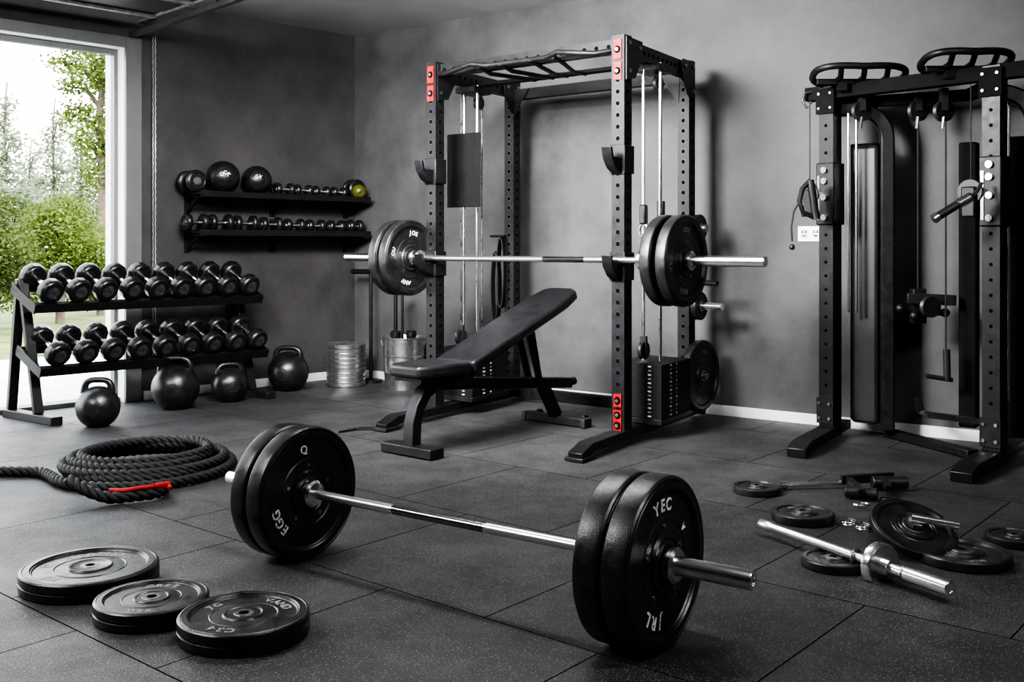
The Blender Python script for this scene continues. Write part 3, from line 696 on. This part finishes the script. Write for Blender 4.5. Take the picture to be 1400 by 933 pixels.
# ---------------------------------------------------------------- kettlebells
def kettlebell(px,py,r,htot,rot,lab,hw=.62,tilt=0):
    p=onz(px,py);M=Matrix.Translation(p)@Matrix.Rotation(rot,4,'Z')
    t=thing('kettlebell',lab,'kettlebell',M=M,group='kettlebells on the floor')
    zc=r*.9
    prof=[(0,0),(r*.44,0)]+[(r*math.cos(a),zc+r*math.sin(a)) for a in [(-1.02+ (1.02+PI/2)*i/18) for i in range(19)]]
    prof[-1]=(0,zc+r)
    mb=MB();mb.lathe(prof,M,40);build('body',mb,CAST,t,ang=50)
    mb=MB();z0=zc+r*.62;hh=htot-z0-.016
    pts=[];rad=[]
    for i in range(25):
        a=PI*i/24;c_,s_=math.cos(a),math.sin(a)
        x=math.copysign(abs(c_)**.62,c_)*r*hw;z=z0+hh*abs(s_)**.6
        pts.append(M@V((x,0,z)));rad.append(.017+.006*(1-abs(s_)))
    mb.tube(pts,rad,14,up=(M.to_3x3()@V((0,1,0))));build('handle',mb,CAST,t,ang=60)
    mb=MB();mb.lathe([(0,r*.985),(r*.28,r*.965),(r*.285,r*.95)],M@Matrix.Translation((0,0,zc))@Matrix.Rotation(PI/2,4,'X'),24);build('face_badge',mb,STEEL2,t)
    return t
kettlebell(134,583,.125,.29,.1,'black kettlebell nearest the camera, in front of the rack\'s left end')
kettlebell(240,559,.153,.345,.15,'largest black kettlebell, below the middle of the dumbbell rack')
kettlebell(314,549,.125,.27,.5,'smaller kettlebell with low handle beside the right rack foot')
kettlebell(394,534,.15,.33,-.1,'black kettlebell right of the dumbbell rack near the wall')
# ---------------------------------------------------------------- corner items
sc_=V((-1.262,7.8,0));
for i in range(9):
    M=Matrix.Translation(sc_+V((random.uniform(-.004,.004),random.uniform(-.004,.004),i*.036)))
    t=thing('steel_plate','polished steel weight plate in the corner stack, '+('bottom one' if i==0 else 'topmost one' if i==8 else ORD[i]+' from the bottom'),'weight plate',M=M,group='steel plates stacked in the corner')
    mb=MB();mb.lathe([(.02,.034),(.05,.034),(.055,.03),(.12,.03),(.125,.035),(.14,.035),(.148,.029),(.148,.007),(.14,.0),(.125,.0),(.12,.004),(.02,.004)],M,48,True);build('plate_body',mb,GREYP,t)
    mb=MB();mb.lathe([(.0195,.0345),(.026,.0345),(.026,.003),(.0195,.003)],M,20,True);build('hub_insert',mb,DSTEEL,t)
bc=V((-.809,7.65,0));t=thing('metal_bucket','galvanised metal bucket on the floor between corner and rack','bucket',bc)
M=Matrix.Translation(bc);mb=MB();mb.lathe([(0,0),(.135,0),(.137,.01),(.145,.12),(.149,.125),(.146,.13),(.152,.24),(.156,.245),(.152,.25),(.158,.37),(.165,.375),(.165,.385),(.155,.385),(.15,.37),(.131,.02),(0,.02)],M,48);build('bucket_body',mb,GREYP,t)
mb=MB();mb.tube([bc+V((.165*math.cos(a),-.02-.02*abs(math.sin(a)),.36+(-.11)*math.sin(a))) for a in [PI*i/16 for i in range(17)]],.004,6);build('bail_handle',mb,DSTEEL,t)
t=thing('short_bar','short black bar with blunt grip standing upright inside the metal bucket','bar',bc+V((-.04,0,.02)))
p=bc+V((-.06,0,.021));mb=MB();mb.cyl(p,p+UP*.72,.014);build('shaft',mb,STEEL,t)
mb=MB();mb.cyl(p+V((.05,0,0)),p+V((.05,.0,.70)),.01);build('side_rod',mb,STEEL,t)
mb=MB();mb.obox(p+V((.025,0,.70)),(1,0,0),(0,1,0),UP,.09,.04,.05);build('grip',mb,RUB,t,bev=.01)
for k,(dx,dy,lab) in enumerate(((.06,-.05,'black rubber roller end poking out of the bucket on the right'),(-.05,-.08,'black rubber roller end poking out of the bucket front'))):
    mb=MB();q=bc+V((dx,dy,.025));mb.lathe([(0,0),(.035,0),(.035,.36),(.04,.37),(.04,.4),(.03,.41),(0,.41)],Matrix.Translation(q),20);tag(build('foam_roller',mb,RUB),lab,'roller','rollers in the bucket')
sp=V((-1.10,7.98,0));t=thing('bar_stand','thin black stand with a side arm behind the steel plates','stand',sp)
mb=MB();mb.cyl(sp+UP*.02,sp+UP*.88,.014);build('post',mb,STEEL,t)
mb=MB();mb.cyl(sp+UP*.86-u*.20,sp+UP*.86+u*.04,.02);build('arm',mb,STEEL,t)
mb=MB();mb.cyl(sp,sp+UP*.02,.09,n=32);build('base',mb,STEEL,t)
mb=MB();pts=[onz(465,592),onz(490,588),onz(515,588),onz(535,584)];mb.sweep([p+UP*.008 for p in pts],.05,.01,(0.2,1,0));
tag(build('flat_strap',mb,VINYL),'flat black strap lying on the floor left of the bench','strap')
# ---------------------------------------------------------------- rope
def ropecenter():
    pts=[]
    c=onz(203,645)
    def add(p,z): pts.append(V((p.x,p.y,z)))
    for px,py in ((-60,655),(-20,652),(20,652),(55,653)): add(onz(px,py),.024)
    N=300;turns=4.6
    for i in range(N):
        s_=i/(N-1);a=PI*1.18+2*PI*turns*s_ 
        ra=.40+.025*math.sin(a*.37+1)-.12*s_+.015*math.sin(3*a*.31);rb=.415-.16*s_+.02*math.sin(a*.53)
        z=.024+.019*max(0,(s_*turns-.25))
        add(c+V((ra*math.cos(a),rb*math.sin(a),0)),z)
    return pts
cp=ropecenter()
def resample(pts,step):
    out=[]
    for i in range(len(pts)-1):
        p0=pts[max(0,i-1)];p1=pts[i];p2=pts[i+1];p3=pts[min(len(pts)-1,i+2)]
        L_=(p2-p1).length;k=max(1,int(L_/step))
        for j in range(k):
            t=j/k
            out.append(.5*((2*p1)+(p2-p0)*t+(2*p0-5*p1+4*p2-p3)*t*t+(3*p1-p0-3*p2+p3)*t**3))
    out.append(pts[-1]);return out
def ropeobj(pts,r,name,matl,parent):
    cpts=resample(pts,.012)
    s=0;A=[[],[],[]]
    for i,p in enumerate(cpts):
        a=cpts[max(0,i-1)];b=cpts[min(len(cpts)-1,i+1)];t=(b-a).normalized()
        if i>0:s+=(p-cpts[i-1]).length
        x=t.cross(UP).normalized();y=t.cross(x)
        for k in range(3):
            ph=2*PI*s/.115+k*2*PI/3
            A[k].append(p+(x*math.cos(ph)+y*math.sin(ph))*r*.54)
    mb=MB()
    for k in range(3): mb.tube(A[k],r*.52,8)
    return build(name,mb,matl,parent,ang=80)
rp=thing('battle_rope','thick black battle rope coiled on the floor with a red cord','rope',onz(203,640))
ropeobj(cp,.0245,'rope_coil',ROPE,rp)
e0=[onz(95,660,.08),onz(118,677,.04),onz(150,681,.03),onz(185,678,.03),onz(215,674,.03),onz(228,666,.03)]
e0=[V((p.x,p.y,z)) for p,z in zip(e0,(.09,.06,.03,.03,.03,.03))]
ropeobj(e0,.0245,'rope_tail',ROPE,rp)
mb=MB();q=[onz(150,671,.05),onz(170,671,.055),onz(190,668,.06),onz(212,665,.06),onz(228,662,.055),onz(232,669,.045)]
mb.tube(resample(q,.01),.010,8);build('red_cord',mb,REDO,rp)
mb=MB();mb.tube([onz(210,666,.058),onz(220,664,.058),onz(230,663,.053)],.015,12);build('red_end_wrap',mb,REDO,rp)
# ---------------------------------------------------------------- floor plates front-left
G='loose plates on the floor, front left'
kw=dict(tm=GREYT,groove=True,hubr=.026,hole=.0155,hubm=FSTEEL,flush=True,boss=.26,marks=False)
make_plate(flat((-1.335,3.24,0),.2),.208,.06,'largest loose black plate, leftmost on the floor at front left',G,(('VERTHOUI',.67,80,.2),('HI',.67,225,.2),('D',.67,165,.2)),**kw)
make_plate(flat((-1.043,2.965,0),.1),.16,.055,'smallest loose black plate, in the middle of three at front left',G,(('GREE',.67,85,.21),('VEG',.67,265,.21)),**kw)
make_plate(flat((-.738,2.82,0),-.2),.178,.06,'loose black plate at front left, rightmost of the three',G,(('VAND',.67,60,.21),('C34',.67,265,.21),('7G',.67,160,.2)),**kw)
# ---------------------------------------------------------------- floor items right
G='small plates on the floor at right'
def fplate(px,py,wpx,T,lab,rot=0,tx=()):
    p=onz(px,py,T);R=wpx/2/F*p.y;p.z=0
    return make_plate(flat(p,rot),R,T,lab,G,tx,tm=GREYT,hubr=.26*R,hole=.0145 if R<.13 else .02,boss=.40,marks=False,hubm=FSTEEL)
fplate(1035,664,64,.03,'smallest black plate, at left beside the thin chrome bar on the right')
fplate(1098,699,84,.035,'black plate lying behind the left end of the chrome bar',.3,(('KG',.67,90,.18),))
fplate(1140,762,86,.03,'black plate lying half under the chrome bar with big collar')
fplate(1316,752,126,.035,'widest flat black plate right of the chrome bar collar',.2,(('GYM',.67,260,.18),))
fplate(1388,731,78,.03,'black plate cut off by the right picture edge')
pc=onz(1247,726,.07);R=.148
e1=V((.95,-.15,0)).normalized();nz=V((0.10,-.40,.90)).normalized();e1=(e1-nz*e1.dot(nz)).normalized();e2=nz.cross(e1)
low=R*abs(e2.z)
pc.z=low+.006
make_plate(fr(pc,e1,e2,nz),R,.032,'black plate tilted up on a short dumbbell on the right floor',G,(),hubr=.04,hole=.0145,boss=.42,marks=False,hubm=FSTEEL)
cc=V((pc.x+.02,pc.y+.15,.036))
t=thing('short_dumbbell','short black and chrome dumbbell under the tilted plate on the right','dumbbell',V((cc.x,cc.y,0)))
dx=V((1,.06,0)).normalized()
for s_ in(-1,1):
    mb=MB();mb.cyl(cc+dx*s_*.06-dx*.02,cc+dx*s_*.06+dx*.02,.036,n=28);build('head',mb,RUB,t,bev=.004)
mb=MB();mb.cyl(cc-dx*.13,cc+dx*.15,.012);build('handle',mb,CHR,t)
t=thing('threaded_bar','short chrome bar stub passed through the tilted plate','bar',pc)
mb=MB();mb.cyl(pc-nz*.01,pc+nz*.065,.0135);build('rod',mb,CHR,t)
mb=MB();q=pc+nz*.04;mb.lathe([(.014,0),(.034,0),(.034,.014),(.014,.014)],zto(q,nz),8,True);build('nut',mb,DSTEEL,t)
mb=MB();q=pc+nz*.063;mb.cyl(q-e1*.02,q+e1*.14,.014);build('side_grip',mb,CHR,t)
ga=onz(1040,716,.045);gb=onz(1300,806,.048);gd=(gb-ga).normalized()
t=thing('dumbbell_bar','thick chrome loading bar with a large round collar, on the right floor','bar',(ga+gb)/2-UP*.045)
k=(onz(1190,767,.066)-ga).dot(gd);LL=(gb-ga).length
mb=MB();mb.lathe([(0,0),(.016,0),(.018,.003),(.018,.06),(.015,.065),(.015,k-.02)],zto(ga,gd),28);build('grip',mb,KNURL,t)
mb=MB();mb.lathe([(.015,k-.02),(.066,k-.02),(.07,k-.015),(.07,k+.012),(.066,k+.018),(.03,k+.02),(.03,k+.05),(.018,k+.052)],zto(ga,gd),36);build('collar',mb,CHR,t)
mb=MB();mb.lathe([(.019,k+.02),(.019,LL-.18),(.024,LL-.175),(.024,LL-.003),(.021,LL),(.012,LL),(.01,LL-.004),(0,LL-.004)],zto(ga,gd),28);build('sleeve',mb,CHR,t)
for q_ in (k-.10,k+.10):
    mb=MB();mb.lathe([(.015,q_-.006),(.024,q_-.006),(.026,q_-.003),(.026,q_+.003),(.024,q_+.006),(.015,q_+.006)],zto(ga,gd),28,True);build('bar_ring',mb,DSTEEL,t)
pa=onz(1068,664,.02);pb=onz(1155,660,.025)
t=thing('thin_bar','thin chrome bar lying between the smallest plate and black handle','bar',(pa+pb)/2-UP*.02)
mb=MB();mb.cyl(pa,pb,.011);build('shaft',mb,CHR,t)
mb=MB();mb.cyl(pa,pa+(pb-pa).normalized()*.025,.017);build('end_sleeve',mb,DSTEEL,t)
t=thing('cable_attachment','black double grip cable attachment lying at the end of thin bar','handle',onz(1198,668))
def rel(px,py,z): return onz(px,py,z)
mb=MB();mb.cyl(rel(1155,672,.03),rel(1200,676,.03),.024,n=20);build('grip',mb,RUB,t,bev=.004)
mb=MB();mb.cyl(rel(1192,660,.035),rel(1240,660,.035),.027,n=20);build('grip',mb,RUB,t,bev=.004)
mb=MB();mb.beam(rel(1150,656,.04),rel(1222,652,.05),.02,.04);build('frame',mb,STEEL,t,bev=.003)
mb=MB();mb.beam(rel(1160,656,.04),rel(1178,674,.04),.03,.03);build('arm',mb,STEEL,t,bev=.003)
mb=MB();mb.beam(rel(1205,654,.04),rel(1215,668,.04),.03,.03);build('arm',mb,STEEL,t,bev=.003)
mb=MB();mb.tube([rel(1178,690,.02)+V((.03*math.cos(q),.02*math.sin(q),0)) for q in [2*PI*i/16 for i in range(16)]],.006,8,True);build('ring',mb,CHR,t)
for px,py,lab in ((1160,716,'small chrome spring clip left of the tilted plate'),(1180,722,'second small spring clip nearer the camera by the tilted plate'),(1212,684,'small black spring clip behind the tilted plate')):
    c=onz(px,py,.012);t=thing('spring_clip',lab,'clip',c,0,'spring clips on the floor')
    mb=MB();mb.tube([c+V((.026*math.cos(q*1.0),.026*math.sin(q),.004*q/3-.006)) for q in [2*PI*2.2*i/40 for i in range(41)]],.0032,6)
    build('spring',mb,CHR if px!=1212 else STEEL,t)
    mb=MB();mb.tube([c+V((.026,0,0)),c+V((.055,.01,.004))],.0055,8)
    build('grip_tab',mb,CHR if px!=1212 else STEEL,t)
# ---------------------------------------------------------------- functional trainer
TL=V((1.756,5.65,0));TR=V((2.353,4.99,0));td=(TR-TL).normalized()
tn=V((td.y,-td.x,0));tn=tn if tn.y<0 else -tn
tr=thing('cable_trainer','black dual tower cable trainer machine against the wall at right','cable machine',(TL+TR)/2+v*.2)
for p in (TL,TR):
    mb=MB();mb.obox(p+UP*(.98),td,tn,UP,.085,.09,1.92)
    mb.cur=1
    z=.3
    while z<1.8:
        c=p+tn*.045+UP*z;mb.cyl(c,c+tn*.001,.009,n=12);z+=.075
    build('upright',mb,[STEEL,HOLE],tr)
    f0=onz(1092,617,.03) if p is TL else onz(1318,650,.03)
    dd=(f0-(p+UP*.03));dd.z=0;dd.normalize()
    mb=MB();mb.sweep([f0+dd*.04+UP*-.005,f0-dd*.06+UP*.02,p+UP*.05,p-dd*(.25 if p is TL else .45)+UP*.05],.10,.05,V((-dd.y,dd.x,0)));
    build('foot',mb,STEEL,tr,bev=.005)
    mb=MB();mb.obox(p+tn*.052+UP*.16,td,tn,UP,.1,.012,.14);mb.cur=1
    for a_,b_ in ((-.03,.2),(.03,.2),(-.03,.12),(.03,.12)): mb.cyl(p+td*a_+tn*.057+UP*b_,p+td*a_+tn*.068+UP*b_,.009,n=6)
    build('base_bracket',mb,[STEEL,DSTEEL],tr)
def arch(p,q,zt,zb,r=.13,matl=MESHB,nm='arch_tube'):
    mb=MB();h=(q-p);h.z=0;L_=h.length;h.normalize()
    pts=[p+UP*zt]+[p+h*(L_-r)+UP*zt]+[p+h*(L_-r+r*math.sin(a))+UP*(zt-r+r*math.cos(a)) for a in [PI/2*i/8 for i in range(1,9)]]+[q+UP*zb]
    mb.sweep(pts,.075,.075,V((-h.y,h.x,0)));return build(nm,mb,matl,tr,bev=.01)
def pxat(px,Y): return V(((px-CX)/F*Y,Y,0))
lq=pxat(1213,5.62)
arch(TL+V((.03,.05,0)),lq,1.82,.05,.17,STEEL)
lc=pxat(1184,5.78)
mb=MB();mb.obox(lc+UP*.86,u,v,UP,.15,.10,1.56);build('shroud',mb,MESHB,tr,bev=.01)
mb=MB();mb.obox(pxat(1184,5.69)+UP*.85,u,v,UP,.15,.07,1.54);build('weight_guard',mb,STEEL2,tr,bev=.02)
for k in (1160,1171):
    mb=MB();mb.cyl(pxat(k,5.61)+UP*.7,pxat(k,5.61)+UP*1.79,.007);build('guide_rod',mb,CHR,tr)
rc=pxat(1325,5.4)
mb=MB();mb.obox(rc+UP*.86,u,v,UP,.09,.08,1.5);build('shroud',mb,MESHB,tr,bev=.01)
arch(TR+V((.03,.06,0)),pxat(1413,4.98),1.82,.05,.15,STEEL)
mb=MB();mb.obox(pxat(1394,5.12)+UP*.86,u,v,UP,.10,.10,1.5);build('weight_guard',mb,MESHB,tr,bev=.01)
for k in (1379,):
    mb=MB();mb.cyl(pxat(k,5.05)+UP*.3,pxat(k,5.05)+UP*1.78,.007);build('guide_rod',mb,CHR,tr)
mb=MB();a_=TL-td*.14;b_=TR+td*.24
mb.beam(a_+UP*1.91,b_+UP*1.91,.07,.075);build('top_beam',mb,MESHB,tr,bev=.004)
mb=MB();mb.beam(TL+v*.1+UP*1.86,rc+UP*1.86,.05,.06);build('rear_top_beam',mb,MESHB,tr,bev=.004)
mb=MB();mb.beam(rc+UP*1.86,TR+UP*1.86,.05,.06);build('side_top_beam',mb,MESHB,tr,bev=.004)
for cpx,cpy,Y,hw_ in ((1174,106,5.5,.245),(1320,88,5.1,.215)):
    c=at(cpx,cpy,Y);mb=MB()
    pts=[]
    for i in range(44):
        q=2*PI*i/44;x=math.cos(q);y=math.sin(q)
        xx=math.copysign(abs(x)**.7,x);yy=math.copysign(abs(y)**.8,y)
        pts.append(c+V((1,0,0))*hw_*xx+V((.15,1,0))*.17*yy+UP*(-.032*yy+.012*abs(xx)))
    mb.tube(pts,.018,12,True)
    build('pull_up_handle',mb,STEEL,tr,ang=60)
    for sx_ in (-.5,.0,.5):
        mb=MB();b0=c+V((hw_*sx_,0,0))
        mb.tube([b0+V((-.02,-.155,.028)),b0+V((.01,-.05,-.005)),b0+V((.01,.06,-.02)),b0+V((.03,.16,-.03))],.015,10);build('inner_grip',mb,STEEL,tr,ang=60)
    mb=MB();mb.beam(c+V((-hw_*.9,.02,-.02)),c+V((hw_*.9,.02,-.02)),.03,.03);build('handle_bar',mb,STEEL,tr,bev=.003)
    for sx_ in (-.35,.35):
        mb=MB();mb.beam(c+V((hw_*sx_,.02,-.01)),V((c.x+hw_*sx_,c.y+.02,1.9)),.045,.05);build('handle_post',mb,STEEL,tr)
for p in (TL,TR):
    mb=MB();mb.obox(p+tn*.052+UP*1.86,td,tn,UP,.11,.012,.14);mb.cur=1
    for a_,b_ in ((-.035,1.90),(.035,1.90),(-.035,1.82),(.035,1.82)): mb.cyl(p+td*a_+tn*.057+UP*b_,p+td*a_+tn*.065+UP*b_,.007,n=6)
    build('top_bracket',mb,[MESHB,DSTEEL],tr)
for p,z in ((TL,1.35),(TR,1.33)):
    mb=MB();mb.obox(p+UP*z,td,tn,UP,.108,.118,.34);t1=build('trolley',mb,STEEL,tr,bev=.006)
    for dz in (.13,.07,-.02,-.13):
        mb=MB();c=p+tn*.06+UP*(z+dz);mb.cyl(c,c+tn*.014,.017,n=20);build('chrome_bolt',mb,CHR,t1)
    mb=MB();mb.obox(p+tn*.062-td*.035+UP*(z-.02),td,tn,UP,.014,.006,.24)
    build('chrome_strip',mb,CHR,t1)
    mb=MB();q=p-td*.09+tn*.06+UP*z
    mb.lathe([(.01,-.016),(.06,-.016),(.052,-.005),(.052,.005),(.06,.016),(.01,.016)],zto(q,tn),28,True)
    mb.beam(p+tn*.03+UP*z,q,.05,.02);build('pulley',mb,STEEL2,tr)
    mb=MB();mb.obox(q+tn*.02-UP*.05,td,tn,UP,.07,.035,.15);build('pulley_housing',mb,STEEL,tr,bev=.008)
    mb=MB();mb.cyl(q,V((q.x,q.y,1.86)),.0035,n=8);build('cable',mb,STEEL2,tr)
for px,y0,y1,Y in ((1255,140,395,5.45),(1293,150,480,5.3)):
    mb=MB();mb.cyl(at(px,y0,Y),at(px,y1,Y),.005,n=8);build('cable',mb,STEEL2,tr)
for px,Y in ((1255,5.45),(1290,5.3),(1178,5.55)):
    mb=MB();c=at(px,152,Y);mb.lathe([(.01,-.014),(.055,-.014),(.048,0),(.055,.014),(.01,.014)],zto(c,(0.3,-1,0)),28,True)
    mb.beam(c,V((c.x,c.y,1.88)),.03,.05);build('pulley',mb,STEEL2,tr)
    mb=MB();mb.tube([at(px,160,Y-.05),at(px-2,176,Y-.05)],.009,8);build('clip',mb,CHR,tr)
mb=MB();mb.beam(at(1255,395,5.45),at(1255,442,5.45),.07,.06);build('low_trolley',mb,STEEL,tr,bev=.004)
mb=MB();mb.cyl(at(1230,424,5.4),at(1292,428,5.4),.017);build('trolley_bar',mb,STEEL,tr)
mb=MB();mb.beam(at(1240,408,5.42),at(1307,411,5.36),.035,.055);build('trolley_lever',mb,STEEL,tr,bev=.004)
mb=MB();mb.lathe([(.01,-.014),(.055,-.014),(.048,0),(.055,.014),(.01,.014)],zto(at(1272,420,5.33),(0.3,-1,0)),28,True);build('low_pulley',mb,STEEL2,tr)
for q_ in (at(1231,422,5.38),at(1292,428,5.4),at(1250,432,5.36)):
    mb=MB();mb.ball(q_,.024,16);build('knob',mb,STEEL,tr)
mb=MB();mb.cyl(at(1294,478,5.3),at(1295,520,5.3),.018);build('end_clip',mb,STEEL2,tr)
mb=MB();mb.cyl(at(1266,514,5.3),at(1302,520,5.3),.012);build('end_clip_bar',mb,STEEL2,tr)
mb=MB();mb.sweep([at(1255,545,5.5),at(1258,562,5.5),at(1266,567,5.45),at(1345,577,5.1)],.03,.03,(0,1,0.1)) ;build('foot_bar',mb,RUB,tr)
mb=MB();mb.beam(V((lc.x+.1,lc.y-.08,.025)),V((TR.x-.05,TR.y+.12,.025)),.07,.04);build('rear_base_beam',mb,STEEL,tr,bev=.004)
mb=MB();mb.tube([at(1115,125,5.7),at(1100,128,5.7),at(1097,138,5.7),at(1103,148,5.7),at(1109,140,5.7)],.008,8);build('hook',mb,CHR,tr)
q=TL-td*.09+tn*.09+UP*1.35
t=thing('stirrup_attachment','black stirrup grip with strap hanging left of the cable machine','cable grip',q)
mb=MB();mb.tube([at(1108,247,5.5),at(1097,258,5.5),at(1093,275,5.5),at(1098,290,5.5),at(1112,297,5.5)],.014,10);build('strap_loop',mb,VINYL,t)
mb=MB();mb.cyl(at(1108,246,5.5),at(1116,300,5.5),.021);build('grip',mb,RUB,t,bev=.003)
mb=MB();mb.tube([at(1093,275,5.5),at(1085,290,5.5),at(1082,310,5.5),at(1083,330,5.5)],.005,8);build('cord',mb,VINYL,t)
mb=MB();mb.ball(at(1083,338,5.5),.016,16);build('cord_end',mb,RUB,t)
t=thing('stirrup_attachment','chrome and black grip angled off the right tower trolley','cable grip',at(1300,285,4.85))
mb=MB();mb.cyl(at(1276,300,4.85),at(1328,268,4.85),.02);build('grip',mb,RUB,t,bev=.003)
mb=MB();mb.cyl(at(1276,300,4.85),at(1282,296,4.85),.024);build('end_ring',mb,CHR,t)
mb=MB();mb.cyl(at(1310,279,4.85),at(1326,270,4.85),.024);build('end_ring',mb,CHR,t)
mb=MB();mb.tube([at(1328,268,4.85),at(1336,262,4.88),at(1342,250,4.9)],.009,8);build('swivel',mb,CHR,t)
c=backp(1108,.006,0);c.z=H+(Y0-320)*c.y/F
t=thing('wall_outlet','white double power outlet on the back wall left of the machine','outlet',c)
mb=MB();mb.obox(c,u,v,UP,.15,.012,.09);build('cover_plate',mb,PLAST,t,bev=.003)
for s_ in (-1,1):
    mb=MB();q=c-v*.0065+u*s_*.035;mb.obox(q,u,v,UP,.05,.004,.055);sk=build('socket',mb,TRIM,t,bev=.002)
    for dx,dz,a1,a2 in ((-.01,.012,.007,.016),(.01,.012,.007,.016),(0,-.012,.024,.007)):
        mb=MB();mb.obox(q-v*.0025+u*dx+UP*dz,u,v,UP,a1,.001,a2)
        build('slot',mb,HOLE,sk)
# ---------------------------------------------------------------- lights
def area(loc,target,sx,sy,en,col=(1,1,1),spread=180):
    l=bpy.data.lights.new('ceiling_or_fill_light','AREA');l.shape='RECTANGLE';l.size=sx;l.size_y=sy;l.energy=en;l.color=col;l.spread=math.radians(spread)
    o=bpy.data.objects.new('ceiling_or_fill_light',l);COL.objects.link(o);o.location=loc
    o.rotation_euler=(V(target)-V(loc)).to_track_quat('-Z','Y').to_euler();return o
area((-1.5,3.6,2.5),(.8,6.8,1.15),1.1,.9,235,spread=90)
area((-.3,4.5,2.72),(.1,5.6,0),1.4,.4,110)
area((1.6,1.6,2.65),(1.2,3.6,0),1.6,.4,62)  # added fill lamp out of view, lifts the front right floor
area((-3.2,2.6,2.65),(-1.9,4.4,0),1.6,.5,170)  # added fill lamp out of view, brightens the left side of the floor
area((-.9,4.0,2.6),(-2.2,7.0,1.0),.8,.4,80,spread=120)  # extra unseen fill, added to brighten the left wall and dumbbell rack
sun=bpy.data.lights.new('sun','SUN');sun.energy=9;sun.angle=.05;sun.color=(1,.95,.85);so=bpy.data.objects.new('sun',sun);COL.objects.link(so)
so.rotation_euler=V((-.75,.55,-.75)).to_track_quat('-Z','Y').to_euler()
W=bpy.data.worlds.new('sky');bpy.context.scene.world=W;W.use_nodes=True;nt=W.node_tree
bg=nt.nodes['Background'];bg.inputs[1].default_value=9.5
tc=nt.nodes.new('ShaderNodeTexCoord');sx=nt.nodes.new('ShaderNodeSeparateXYZ');nt.links.new(tc.outputs['Generated'],sx.inputs[0])
cr=nt.nodes.new('ShaderNodeValToRGB');cr.color_ramp.elements[0].position=0;cr.color_ramp.elements[0].color=(1,1,1,1);cr.color_ramp.elements[1].position=.7;cr.color_ramp.elements[1].color=(.88,.93,1,1)
nt.links.new(sx.outputs[2],cr.inputs[0]);nt.links.new(cr.outputs[0],bg.inputs[0])
try: bpy.context.scene.view_settings.look='AgX - High Contrast'
except Exception as ex: print('look',ex)
# camera
cam=bpy.data.cameras.new('camera');co=bpy.data.objects.new('camera',cam);COL.objects.link(co)
co.location=(0,0,H);co.rotation_euler=(PI/2,0,0);cam.sensor_width=36;cam.lens=36*F/1400;cam.shift_y=-(466.5-Y0)/1400
cam.clip_end=200
bpy.context.scene.camera=co
